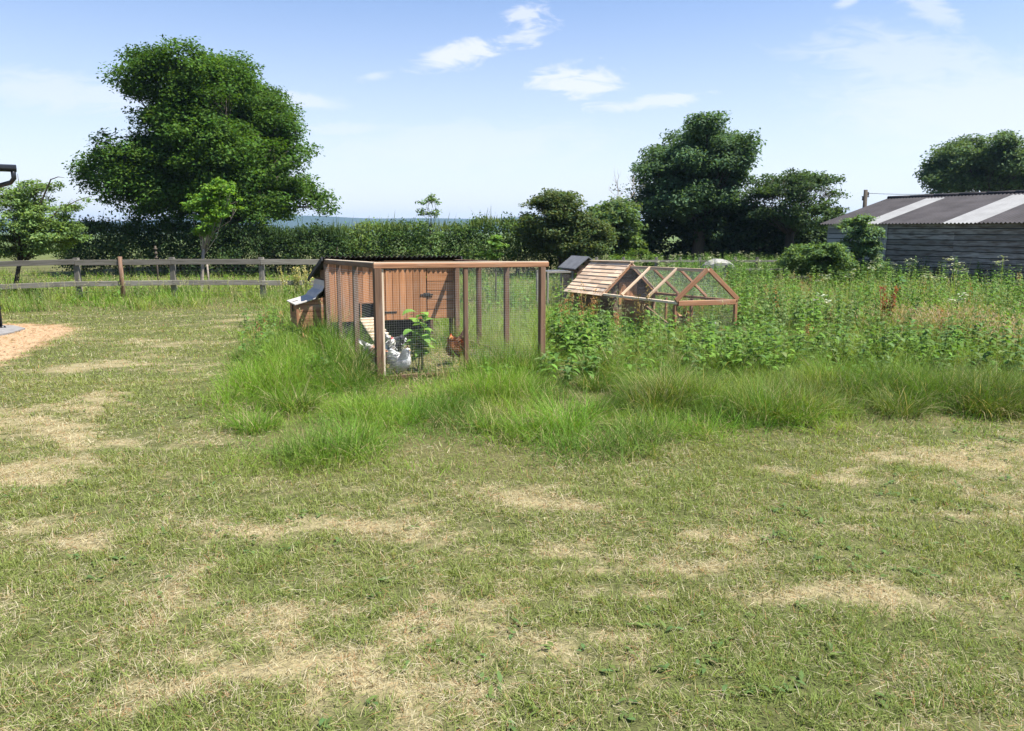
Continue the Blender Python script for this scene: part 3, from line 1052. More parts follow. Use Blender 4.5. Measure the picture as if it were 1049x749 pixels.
# ------------------------------------------------------------------ barn
def barn():
    A = at(848, 228.5, 35.0); Bp = at(1049, 227, 27.0)
    ze = 0.5 * (A[2] + Bp[2])
    d = np.array([Bp[0] - A[0], Bp[1] - A[1]]); per = np.linalg.norm(d); d /= per
    nrm = np.array([-d[1], d[0]])
    if nrm @ A[:2] < 0: nrm = -nrm
    LEN = 15.6
    zb = min(zf(A[0], A[1]), zf(*(A[:2] + d * LEN))) - 0.05
    ang = math.atan2(d[1], d[0])
    e = empty("barn", (A[0], A[1], zb), (0, 0, ang))     # local +x along the eave, local +y towards the back
    back = 1.0
    if nrm @ np.array([-math.sin(ang), math.cos(ang)]) < 0: back = -1.0
    HE = ze - zb
    HALF = 3.9; RISE = 1.12

    def along(px):
        k = (px - CX) / F * math.cos(PITCH)
        return (k * A[1] - A[0]) / (d[0] - k * d[1])
    t9 = along(909)
    # cladding: lapped horizontal boards, front wall
    pale, mb = MB(), MB()
    nb_ = 12
    for i in range(nb_):
        z0 = HE * i / nb_ - .02; z1 = HE * (i + 1) / nb_ - .05
        for k, (x0, x1, tgt) in enumerate(((0.05, t9, pale), (t9, 6.2, mb), (6.2, 10.9, mb), (10.9, LEN - .05, mb))):
            tn = random.random() ** 1.0
            y0 = -back * random.uniform(.028, .036)
            y1 = -back * random.uniform(.004, .009)
            vs = [(x0, y0, z0), (x1 - .006, y0, z0), (x1 - .006, y1, z1), (x0, y1, z1),
                  (x0, y0 + back * .02, z0), (x1 - .006, y0 + back * .02, z0), (x1 - .006, y1 + back * .02, z1), (x0, y1 + back * .02, z1)]
            fs = [(0, 1, 2, 3), (7, 6, 5, 4), (0, 4, 5, 1), (1, 5, 6, 2), (2, 6, 7, 3), (3, 7, 4, 0)]
            tgt.add(vs, fs, [(v[0], v[2], v[1]) for v in vs], tn)
    mb.build("wall", M_BARNWOOD, e)
    bk = MB(); bk.beam((.1, back * .012, HE / 2), (LEN - .1, back * .012, HE / 2), .012, HE - .06); bk.build("lap_shade", M_DARK, e)  # dark sheet seen through the board gaps, standing in for lap shadows
    tag(pale.build("wall", M_BARNPALE, e), "paler cladding at the barn's left end")
    g = MB()                                                 # end walls and back wall
    for x in (0.0, LEN - .1):
        prof = [(x, .02 * back, 0), (x, 2 * HALF * back, 0), (x, 2 * HALF * back, HE - .05), (x, HALF * back, HE + RISE - .06), (x, .02 * back, HE - .05)]
        g.prism(prof, (.1, 0, 0))
    g.prism([(0.1, 2 * HALF * back, 0), (LEN - .1, 2 * HALF * back, 0), (LEN - .1, 2 * HALF * back, HE - .05), (0.1, 2 * HALF * back, HE - .05)], (0, -.1 * back, 0))
    g.build("gable", M_BARNWOOD, e)
    p = MB()
    p.beam((t9, -back * .06, 0), (t9, -back * .06, HE - .03), .11, .05, (0, 1, 0), tone=.9)
    p.build("corner_post", M_BARNPALE, e)
    # roof sheets
    SL = math.hypot(HALF + .25, RISE * (HALF + .25) / HALF)
    slope = Vector((0, back * HALF, RISE)).normalized()
    org = Vector((-.25, -back * .25, HE - .25 * RISE / HALF + .02))
    RL = LEN + .5
    sk = [(along(886) + .25, along(904) + .25), (along(969) + .25, along(1004) + .25)]
    sk.append((sk[1][0] + 5.2, sk[1][1] + 5.2))
    roof = MB()
    u = 0.0
    for a, b in sk:
        roof.corr(org, (1, 0, 0), slope, RL, SL, .16, .026 * 1, u0=u, u1=a)
        u = b
    roof.corr(org, (1, 0, 0), slope, RL, SL, .16, .026, u0=u, u1=RL)
    # the strips above the rooflights
    for a, b in sk:
        roof.corr(org + slope * (SL * .93), (1, 0, 0), slope, RL, SL * .07, .16, .026, u0=a, u1=b)
    slope2 = Vector((0, -back * HALF, RISE)).normalized()
    org2 = Vector((-.25, back * (2 * HALF + .25), HE - .25 * RISE / HALF + .02))
    roof.corr(org2, (1, 0, 0), slope2, RL, SL, .16, .026)
    ro = roof.build("roof", M_ROOF, e)
    for a, b in sk:
        s = MB()
        s.corr(org, (1, 0, 0), slope, RL, SL * .93, .16, .026, u0=a, u1=b)
        s.build("skylight", M_SKYL, ro)
    c = MB()
    zr = HE + RISE + .07
    yr = HALF * back
    for k in range(int(RL / 1.2)):
        x = -.25 + k * 1.2
        c.tube([(x, yr, zr - .02), (x + 1.215, yr, zr - .02)], .085, 8, tone=.4)
    c.build("ridge_cap", M_ROOF, ro)
    tag(e, "long low barn of weathered grey boards with pale strips in its dark roof", "barn")


barn()


def pole_and_wire():
    Y = 47
    t = at(887, 194.5, Y)
    bz = zf(t[0], Y)
    e = empty("utility_pole", (t[0], Y, bz))
    h = t[2] - bz
    mb = MB()
    mb.tube([(0, 0, -.2), (.02, 0, h * .5), (0.0, 0, h)], [.15, .13, .11], 10)
    mb.build("pole", M_BARK, e)
    mb = MB()
    mb.tube([(.16, 0, h - .35), (.16, 0, h - .12)], [.05, .045], 8)
    mb.tube([(-.14, 0, h - .62), (-.14, 0, h - .42)], [.05, .045], 8)
    mb.beam((-.2, 0, h - .4), (.22, 0, h - .4), .06, .06)
    mb.build("insulator", M_METAL, e)
    w = MB()
    p0, p1 = Vector((.16, 0, h - .2)), Vector((9, 4, h + .1))
    w.tube([p0.lerp(p1, q / 8) - Vector((0, 0, .12 * (1 - (q / 4 - 1) ** 2))) for q in range(9)], .014, 4)
    w.build("wire", M_METAL, e)
    tag(e, "wooden utility pole poking up behind the barn's roof edge", "utility pole")


pole_and_wire()


# ------------------------------------------------------------------ brick building at the left edge
def brickmat():
    m, n, l, o = newmat("red_brick")
    tc = N(n, "ShaderNodeTexCoord")
    mp = N(n, "ShaderNodeMapping"); mp.inputs["Rotation"].default_value = (R(90), 0, 0)
    l.new(tc.outputs["Object"], mp.inputs[0])
    a = N(n, "ShaderNodeAttribute", attribute_name="gc")
    b = N(n, "ShaderNodeTexBrick")
    b.inputs["Color1"].default_value = (0.28, 0.09, 0.05, 1); b.inputs["Color2"].default_value = (0.2, 0.06, 0.04, 1)
    b.inputs["Mortar"].default_value = (0.38, 0.34, 0.28, 1)
    b.inputs["Scale"].default_value = 1.0
    b.inputs["Brick Width"].default_value = .225; b.inputs["Row Height"].default_value = .075; b.inputs["Mortar Size"].default_value = .01
    l.new(a.outputs["Vector"], b.inputs[0])
    p = N(n, "ShaderNodeBsdfPrincipled"); p.inputs["Roughness"].default_value = .9
    l.new(b.outputs[0], p.inputs["Base Color"])
    bp = N(n, "ShaderNodeBump"); bp.inputs["Strength"].default_value = .6; bp.inputs["Distance"].default_value = .01
    l.new(b.outputs[1], bp.inputs["Height"]); bp.invert = True
    l.new(bp.outputs[0], p.inputs["Normal"])
    l.new(p.outputs[0], o.inputs[0])
    return m


def outbuilding():
    c = gp(3, 337)
    yaw = math.atan2(-.62, -.78)         # front runs left and towards the camera; side runs away
    e = empty("brick_building", (c[0], c[1], c[2]), (0, 0, 0))
    f = Vector((-.80, -.60, 0)); s = Vector((-.60, .80, 0)).normalized()
    HW = 2.77
    mb = MB()
    Lf, Ls = 4.5, 3.5
    def wall(o, ax, L):
        ax = Vector(ax)
        vs = [o, o + ax * L, o + ax * L + Vector((0, 0, HW)), o + Vector((0, 0, HW))]
        mb.add(vs, [(0, 1, 2, 3)], [(0, 0, 0), (L, 0, 0), (L, HW, 0), (0, HW, 0)])
    z = Vector((0, 0, -.05))
    wall(z, f, Lf); wall(z, s, Ls); wall(z + f * Lf, s, Ls); wall(z + s * Ls, f, Lf)
    mb.build("wall", brickmat(), e)
    # pitched roof: ridge parallel to the front
    rf = MB()
    ov = .28; ovf = .04
    a0 = -f * ovf - s * ov; a1 = f * (Lf + ov) - s * ov
    r0 = -f * ovf + s * (Ls / 2); r1 = f * (Lf + ov) + s * (Ls / 2)
    b0_ = -f * ovf + s * (Ls + ov); b1_ = f * (Lf + ov) + s * (Ls + ov)
    up = lambda v, h: v + Vector((0, 0, h))
    rf.prism([up(a0, HW - .02), up(a1, HW - .02), up(r1, HW + .75), up(r0, HW + .75)], (0, 0, .07))
    rf.prism([up(b0_, HW - .02), up(b1_, HW - .02), up(r1, HW + .75), up(r0, HW + .75)], (0, 0, .068))
    rf.build("roof", M_DARK, e)
    g = MB()
    # gutter along the front eave ending past the corner, with its swan-neck and downpipe
    q0 = a0 - s * .06 - f * .40
    q0z = HW + .02
    g.tube([up(q0, q0z), up(a1 - s * .06, q0z)], .062, 8)
    g.build("gutter", M_PIPE, e)
    g = MB()
    d0 = q0 + f * .05
    wl0 = f * .04 - s * .06
    g.tube([up(d0, q0z), up(d0, q0z - .17), up(d0.lerp(wl0, .12), q0z - .24), up(wl0, q0z - .36), up(wl0, q0z - .6), up(wl0, .06)], [.04] * 6, 8)
    for zz in (.35, 1.2, 1.9):
        g.tube([up(wl0, zz), up(wl0, zz + .05)], .046, 8)
    g.tube([up(wl0, .02), up(wl0 - s * .08 - f * .05, .03)], .045, 8)
    g.build("downpipe", M_PIPE, e)
    tag(e, "corner of a red brick building with black gutter and downpipe at the left edge", "building")
    # slab at its foot
    sl = MB()
    k = [gp(-30, 334), gp(14, 334.5), gp(26, 337.5), gp(12, 342), gp(-30, 349)]
    sl.prism([(p[0], p[1], p[2] - .05) for p in k], (0, 0, .075))
    o = sl.build("paving_slab", M_CONC)
    tag(o, "pale grey concrete slab at the foot of the brick corner", "slab")


outbuilding()


# ------------------------------------------------------------------ fences
def copy_tree(o, parent=None):
    c = o.copy()
    COL.objects.link(c)
    if parent: c.parent = parent
    for ch in o.children:
        copy_tree(ch, c)
    return c


def rail_fence():
    Y = 22.0
    P = lambda px: np.array([(px - CX) / F * math.cos(PITCH) * Yp(px), Yp(px)])
    Yp = lambda px: Y + (px - 150) * 0.004
    ztop = lambda px: at(px, 267.2 if px > 100 else 267.2 + (100 - px) * .028, Yp(px))[2]
    o = P(150)
    e = empty("rail_fence", (o[0], o[1], zf(*o)))
    b = Vector((o[0], o[1], zf(*o)))
    posts = [-110, -15, 75, 174, 266, 352]
    for i, px in enumerate(posts):
        p = P(px)
        z0 = zf(*p)
        mb = MB()
        pw = .15
        zt = ztop(px) + .10
        mb.beam(Vector((p[0], p[1], z0 - .2)) - b, Vector((p[0] + U(-.02, .02), p[1], zt)) - b, pw, .11, (0, 1, 0))
        mb.build("post", M_FENCE, e)
    p = P(122)
    mb = MB()
    mb.tube([Vector((p[0], p[1] - .09, zf(*p) - .2)) - b, Vector((p[0], p[1] - .09, ztop(122) + .12)) - b], [.06, .055], 8)
    tag(mb.build("post", M_POST, e), "thinner round brown post")
    for k, (dz, h) in enumerate(((0.0, .15), (-.60, .14))):
        for i in range(len(posts) - 1):
            a, c = P(posts[i]), P(posts[i + 1])
            za, zc = ztop(posts[i]) - .02 + dz + U(-.015, .015), ztop(posts[i + 1]) - .02 + dz + U(-.015, .015)
            off = -.08
            mb = MB()
            A = Vector((a[0] + .004, a[1] + off, za)) - b; C = Vector((c[0] - .004, c[1] + off, zc)) - b
            m = A.lerp(C, .5) + Vector((0, 0, U(-.02, .01)))
            mb.beam(A, C, .04, h)
            mb.build("rail", M_FENCE, e)
    mb = MB()
    for j in range(9):
        for i in range(len(posts) - 1):
            a, c = P(posts[i]), P(posts[i + 1])
            mb.tube([Vector((a[0], a[1] + .07, zf(*a) + .1 + j * .1)) - b, Vector((c[0], c[1] + .07, zf(*c) + .1 + j * .1)) - b], .003, 3, cap=False)
    for i in range(len(posts) - 1):
        a, c = P(posts[i]), P(posts[i + 1])
        L = np.linalg.norm(c - a)
        for k in range(int(L / .15)):
            q = a + (c - a) * (k * .15 / L)
            mb.tube([Vector((q[0], q[1] + .07, zf(*q) + .1)) - b, Vector((q[0], q[1] + .07, zf(*q) + .9)) - b], .003, 3, cap=False)
    mb.build("wire_mesh", M_NET, e)
    tag(e, "weathered grey post and rail fence along the far edge of the lawn", "fence")
    # thin stakes behind it
    for i, (px, top, Yk, r, lab) in enumerate(((110, 268, 24, .035, None), (159, 252, 24.6, .03, "thin dark stake with a ringed top rising above the rail fence"),
                                               (212, 268, 24.4, .03, "pale stake beside the young tree's stem beyond the fence"))):
        if lab is None: continue
        t = at(px, top, Yk)
        z0 = zf(t[0], Yk)
        mb = MB()
        mb.tube([(0, 0, -.1), (0.01, 0, (t[2] - z0) * .5), (0, 0, t[2] - z0)], r, 6)
        if "ringed" in lab:
            for q in range(3):
                z = t[2] - z0 - .12 - q * .14
                mb.tube([(0, 0, z), (0, 0, z + .05)], r * 1.9, 8)
        o_ = mb.build("stake", M_PALEBARK if "pale" in lab else M_BARK, None, (t[0], Yk, z0))
        tag(o_, lab, "stake")


rail_fence()


def field_fence():
    Y = 31.5
    P = lambda px: np.array([(px - CX) / F * math.cos(PITCH) * (Y + (px - 700) * .006), Y + (px - 700) * .006])
    o = P(700); b = Vector((o[0], o[1], zf(*o)))
    e = empty("field_fence", b)
    posts = [590, 612, 640, 673, 698, 718, 755, 777, 806, 836]
    for px in posts:
        p = P(px); mb = MB()
        z = at(px, 263.5, p[1])[2]
        mb.beam(Vector((p[0], p[1], zf(*p) - .2)) - b, Vector((p[0] + U(-.03, .03), p[1], z)) - b, .11, .11, (0, 1, 0))
        mb.build("post", M_FENCE, e)
    mb = MB()
    for py in (267.5, 276, 284):
        for i in range(len(posts) - 1):
            a, c = P(posts[i]), P(posts[i + 1])
            mb.beam(Vector((a[0], a[1] - .08, at(posts[i], py, a[1])[2])) - b, Vector((c[0], c[1] - .08, at(posts[i + 1], py, c[1])[2])) - b, .035, .085)
    mb.build("rail", M_FENCE, e)
    tag(e, "low grey field fence between the weeds and the dark thicket", "fence")


field_fence()


def covered_heap():
    Y = 29.5
    c = at(736, 268, Y)
    z0 = zf(c[0], Y)
    H = at(736, 265, Y)[2] - z0
    e = empty("covered_trailer", (c[0], Y, z0))
    nb = MB()
    # rounded hood: rings from left to right
    secs = [(-.60, .40), (-.55, .56), (-.40, .82), (-.15, 1.0), (.12, .98), (.36, .84), (.52, .62), (.58, .45)]
    vs, fs = [], []
    m = 9
    for x, s in secs:
        for k in range(m):
            q = math.pi * k / (m - 1)
            vs.append((x, -.55 * math.cos(q) * (s ** .4), H * (.5 + .5 * s) * (.72 + .28 * math.sin(q) ** .6) if 0 < k < m - 1 else .25))
    for i in range(len(secs) - 1):
        for k in range(m - 1):
            fs.append((i * m + k, (i + 1) * m + k, (i + 1) * m + k + 1, i * m + k + 1))
    fs.append(tuple(range(m))); fs.append(tuple((len(secs) - 1) * m + k for k in range(m - 1, -1, -1)))
    nb.add(vs, fs, None, .5, False)
    nb.build("cover", M_COVER, e)
    w = MB()
    w.prism([(.08, -.562, H * .66), (.36, -.562, H * .65), (.33, -.555, H * .78), (.11, -.555, H * .80)], (0, .03, 0))
    w.build("window", M_DARK, e)
    bx = MB()
    bx.beam((-.5, 0, .32), (.5, 0, .32), .8, .3)
    for x in (-.3, .3):
        bx.tube([(x, -.45, .2), (x, -.35, .2)], .2, 12); bx.tube([(x, .35, .2), (x, .45, .2)], .2, 12)
    bx.build("base", M_DARK, e)
    tag(e, "pale rounded cover with a dark window, half hidden among weeds by the field fence", "cover")


covered_heap()


# ------------------------------------------------------------------ chicken coop with its run (left)
def W1p(a, b, z=0.0):
    p = N1 + E1 * a + E2 * b
    return np.array([p[0], p[1], zf(*p) + z])


def wires(mb, o, u, v, lu, lv, su, sv, r=.0006):
    o, u, v = Vector(o), Vector(u), Vector(v)
    for k in range(int(lu / su) + 1):
        mb.tube([o + u * (k * su), o + u * (k * su) + v * lv], r, 3, cap=False, smooth=False)
    for k in range(int(lv / sv) + 1):
        mb.tube([o + v * (k * sv), o + v * (k * sv) + u * lu], r, 3, cap=False, smooth=False)


def hexnet(mb, o, u, v, lu, lv, s=.035, r=.0005):
    o, u, v = Vector(o), Vector(u), Vector(v)
    nr = int(lv / (s * .75))
    for j in range(nr):
        pts = []
        n = int(lu / (s * .5))
        for i in range(n + 1):
            zz = (i + j) % 2
            pts.append(o + u * (i * s * .5) + v * (j * s * .75 + (s * .28 if zz else 0)))
        mb.tube(pts, r, 3, cap=False, smooth=False)
        for i in range(j % 2, n + 1, 2):
            p = o + u * (i * s * .5) + v * (j * s * .75 + (s * .28 if (i + j) % 2 else 0))
            mb.tube([p, p + v * (s * .47)], r, 3, cap=False, smooth=False)


def coop():
    z0 = zf(*N1)
    e = empty("chicken_coop", (N1[0], N1[1], z0), (-.024, .010, YAW1))
    H = H1

    def part(name, mat, fn, parent=e, label=None):
        mb = MB(); fn(mb)
        o = mb.build(name, mat, parent)
        if label: o["label"] = label
        return o
    g = -.1
    posts = [(0, 0, .085), (W1 * .505, 0, .05), (W1 - .03, 0, .07), (0, D1 * .36, .06), (0, D1 - .04, .07),
             (W1, .09, .06), (W1, D1 * .36, .065), (W1, D1 * .68, .065), (W1, D1 - .05, .075), (0, D1 * .70, .05)]
    for a, b, w in posts:
        part("post", M_POST, lambda m: m.beam((a, b, g), (a, b, H - .045), w, w * .85, (0, 1, 0)))
    part("batten", M_PALEWOOD, lambda m: m.beam((.055, .01, .0), (.055, .01, H - .05), .02, .045, (0, 1, 0)))
    part("rail", M_COOP, lambda m: m.beam((-.04, 0, H - .02), (W1 + .04, 0, H - .02), .06, .055))
    part("rail", M_POST, lambda m: m.beam((0, .035, H - .02), (0, D1, H - .02), .055, .05))
    part("rail", M_POST, lambda m: m.beam((W1, .035, H - .02), (W1, D1, H - .02), .055, .05))
    part("rail", M_POST, lambda m: m.beam((.03, -.0, .03), (W1 - .03, 0, .03), .035, .05))
    part("rail", M_POST, lambda m: m.beam((0, .03, .05), (0, D1, .05), .035, .06))
    part("rail", M_POST, lambda m: m.beam((W1, .03, .05), (W1, D1, .05), .035, .06))
    part("batten", M_PALEWOOD, lambda m: m.beam((-.035, 0.0, H + .0145), (W1 + .035, 0, H + .0145), .045, .012))
    part("batten", M_PALEWOOD, lambda m: m.beam((0, .03, H + .0125), (0, D1, H + .0125), .05, .012))
    # wire panels
    def wf(m): wires(m, (.05, .03, .05), (1, 0, 0), (0, 0, 1), W1 - .1, H - .1, .026, .026)
    part("wire_mesh", M_WIRE, wf)
    def ws(m): hexnet(m, (-.028, .04, .05), (0, 1, 0), (0, 0, 1), D1 - .1, H - .1)
    part("wire_mesh", M_WIRE, ws)
    def wr(m): wires(m, (W1 + .03, .05, .05), (0, 1, 0), (0, 0, 1), D1 - .1, H - .1, .03, .03)
    part("wire_mesh", M_WIRE, wr)
    # ---- the house at the back of the run
    ZB, ZT = .36, H + .005
    BD = 1.15
    y0 = D1 + .03
    ax0, ax1 = .02, W1 - .02
    dx0, dx1, dsp = .86, 1.50, .0
    pop0, pop1, popz0, popz1 = .50, .68, .40, .62

    def front(m):
        th = .022
        xs = np.linspace(ax0, .83, 9)
        for i in range(8):
            x0, x1 = xs[i] + .002, xs[i + 1] - .002
            spans = [(ZB, ZT - .02)]
            if x1 > pop0 + .01 and x0 < pop1 - .01: spans = [(ZB, popz0), (popz1, ZT - .02)]
            for a, b in spans:
                m.beam(((x0 + x1) / 2, y0, a), ((x0 + x1) / 2, y0, b), x1 - x0, th, (0, 1, 0), .003)
        zs = np.linspace(ZB, ZT - .05, 7)
        for i in range(6):
            m.beam((dx1 + .012, y0 - .001, (zs[i] + zs[i + 1]) / 2), (ax1, y0 - .001, (zs[i] + zs[i + 1]) / 2), th, zs[i + 1] - zs[i] - .008, (0, 0, 1), .004)
        m.beam((.845, y0 - .004, ZB), (.845, y0 - .004, ZT - .02), .026, .03, (0, 1, 0))
        m.beam((dx0, y0 - .003, ZT - .035), (ax1, y0 - .003, ZT - .035), .03, .05)
    part("wall", M_BOARD, front)

    def ends(m):
        for x in (ax0 + .012, ax1 - .012):
            zs = np.linspace(ZB, ZT - .02, 8)
            for i in range(7):
                zt_ = zs[i + 1] - .005
                # boards follow the falling roof at the back
                bl = min(BD, BD * (ZT - zt_ + .02) / .30) if zt_ > ZT - .30 else BD
                m.beam((x, y0 + .013, (zs[i] + zt_) / 2), (x, y0 + max(bl, .12), (zs[i] + zt_) / 2), .022, zt_ - zs[i], (0, 0, 1), .003)
        m.beam((ax0 + .03, y0 + BD - .012, (ZB + ZT - .32) / 2), (ax1 - .03, y0 + BD - .012, (ZB + ZT - .32) / 2), .022, ZT - .32 - ZB)
        m.beam((ax0 + .03, y0 + BD / 2, ZB + .02), (ax1 - .03, y0 + BD / 2, ZB + .02), BD - .06, .03)
    part("wall", M_POST, ends)

    def door(m):
        xs = np.linspace(dx0 + .004, dx1 - .004, 7)
        for i in range(6):
            m.beam(((xs[i] + xs[i + 1]) / 2, y0 - .008, ZB + .004), ((xs[i] + xs[i + 1]) / 2, y0 - .008, ZT - .066), xs[i + 1] - xs[i] - .004, .024, (0, 1, 0), .004)
    dr = part("door", M_BOARD, door)

    def hinge(z):
        return lambda m: (m.beam((dx0 + .005, y0 - .024, z), (dx0 + .17, y0 - .024, z), .006, .022), m.tube([(dx0 - .004, y0 - .024, z - .02), (dx0 - .004, y0 - .024, z + .02)], .007, 6))
    part("hinge", M_METAL, hinge(ZB + .12), dr)
    part("hinge", M_METAL, hinge(ZT - .14), dr)
    part("latch", M_METAL, lambda m: (m.beam((dx1 - .1, y0 - .026, ZB + .37), (dx1 + .1, y0 - .026, ZB + .37), .012, .02), m.beam((dx1 - .05, y0 - .024, ZB + .37), (dx1 + .05, y0 - .024, ZB + .37), .008, .055)), dr)

    def popframe(m):
        for x in (pop0 - .012, pop1 + .012):
            m.beam((x, y0 - .02, popz0 - .02), (x, y0 - .02, popz1 + .02), .022, .016, (0, 1, 0))
        m.beam((pop0 - .02, y0 - .02, popz1 + .012), (pop1 + .02, y0 - .02, popz1 + .012), .016, .022)
    part("pop_hole_frame", M_COOP, popframe)
    part("pop_hole_shade", M_DARK, lambda m: m.beam((pop0 + .005, y0 + .2, .5 * (popz0 + popz1)), (pop1 - .005, y0 + .2, .5 * (popz0 + popz1)), .01, popz1 - popz0))  # dark sheet inside the opening, standing in for the unlit interior
    for x in (ax0 + .035, ax1 - .035):
        for y in (y0 + .04, y0 + BD - .05):
            part("leg", M_POST, lambda m: m.beam((x, y, g - .06), (x, y, ZB - .003), .06, .06, (0, 1, 0)))
    # dark skirt beneath the floor, at the back
    part("skirt", M_DARK, lambda m: m.beam((ax0 + .05, y0 + BD - .06, .16), (ax1 - .05, y0 + BD - .06, .16), .02, .38))
    # roof
    sl = Vector((0, BD + .26, -.34)).normalized()
    RS = math.hypot(BD + .26, .34)
    o = Vector((-.05, y0 + BD + .16, ZT - .29))

    def roof(m): m.corr(o, (1, 0, 0), -sl, W1 + .12, RS, .076, .016, .004, per=6)
    rf = part("roof", M_BITUMEN, roof)

    for bx_ in (-.012, W1 + .132):
        part("bargeboard", M_DARK, lambda m: m.beam(o + Vector((bx_, 0, -.03)), o - sl * RS + Vector((bx_, 0, -.03)), .02, .06), rf)
    # nest box on the left end
    nx0, nx1 = -.40, -.005
    ny0, ny1 = y0 + .06, y0 + .92
    ntop, nlow = .74, .62

    def nest(m):
        for i in range(3):
            za = .31 + i * .105
            for y in (ny0, ny1):
                m.beam((nx0 + .01, y, za + .05), (nx1, y, za + .05), .02, .10, (0, 0, 1), .004)
            m.beam((nx0, ny0 - .01, za + .05), (nx0, ny1 + .01, za + .05), .022, .10, (0, 0, 1), .004)
        for y in (ny0 + .001, ny1 - .001):
            s_ = 1
            m.prism([(nx0 + .01, y - .009, .626), (nx1, y - .009, .626), (nx1, y - .009, ntop - .012)], (0, .018, 0))
        m.beam((nx0 + .02, (ny0 + ny1) / 2, .305), (nx1, (ny0 + ny1) / 2, .305), ny1 - ny0 - .02, .015)
        m.beam((nx0 - .013, ny0 - .006, .30), (nx0 - .013, ny0 - .006, .622), .035, .03, (0, 1, 0))
    nb_ = part("nest_box", M_COOP, nest)

    def lid(m):
        # sheet that curls up the end wall
        prof = [(nx0 - .05, nlow + .0), (nx0 + .1, nlow + .04), (nx0 + .24, nlow + .085), (nx1 - .12, nlow + .14), (nx1 - .05, nlow + .19), (nx1 - .022, nlow + .25), (nx1 - .014, nlow + .33)]
        vs, fs = [], []
        for x, z in prof:
            for y in (ny0 - .05, ny1 + .05):
                vs += [(x, y, z), (x, y, z + .014)]
        for i in range(len(prof) - 1):
            a = 4 * i; b = a + 4
            fs += [(a + 1, a + 3, b + 3, b + 1), (a, b, b + 2, a + 2), (a, a + 1, b + 1, b), (a + 2, b + 2, b + 3, a + 3)]
        k = 4 * (len(prof) - 1)
        fs += [(0, 2, 3, 1), (k, k + 1, k + 3, k + 2)]
        m.add(vs, fs)
        for f in (.3, .62):
            y = lerp(ny0, ny1, f)
    ld = part("lid", M_LID, lid, nb_)
    part("latch", M_METAL, lambda m: (m.beam((nx0 - .028, lerp(ny0, ny1, .45), .60), (nx0 - .028, lerp(ny0, ny1, .45), .50), .02, .012, (0, 1, 0)), m.beam((nx0 - .03, lerp(ny0, ny1, .45), nlow + .02), (nx0 + .05, lerp(ny0, ny1, .45), nlow + .044), .03, .008)), nb_)

    # ramp
    top = Vector(((pop0 + pop1) / 2, y0 - .03, popz0 - .02)); bot = Vector(((pop0 + pop1) / 2 - .06, y0 - 1.7, .05))
    def ramp(m): m.beam(top, bot, .24, .014, (0, 0, 1))
    rp = part("ramp", M_PALEWOOD, ramp, e, "pale bare wood ramp with slats")
    nrm = (top - bot).cross(Vector((1, 0, 0))).normalized()
    if nrm.z < 0: nrm = -nrm
    for k in range(11):
        c = top.lerp(bot, (k + .4) / 11.2) + nrm * .026
        part("slat", M_PALEWOOD, lambda m: m.beam(c - Vector((.13, 0, 0)), c + Vector((.13, 0, 0)), .03, .038, nrm), rp)
    tag(e, "brown timber chicken coop raised on legs with mesh run, ramp and nest box", "chicken coop")


coop()


# ------------------------------------------------------------------ apex ark run (right) and the far grey ark
def W2p(a, b, z=0.0):
    p = N2 + G1 * a + G2 * b
    return np.array([p[0], p[1], zf(*p) + z])


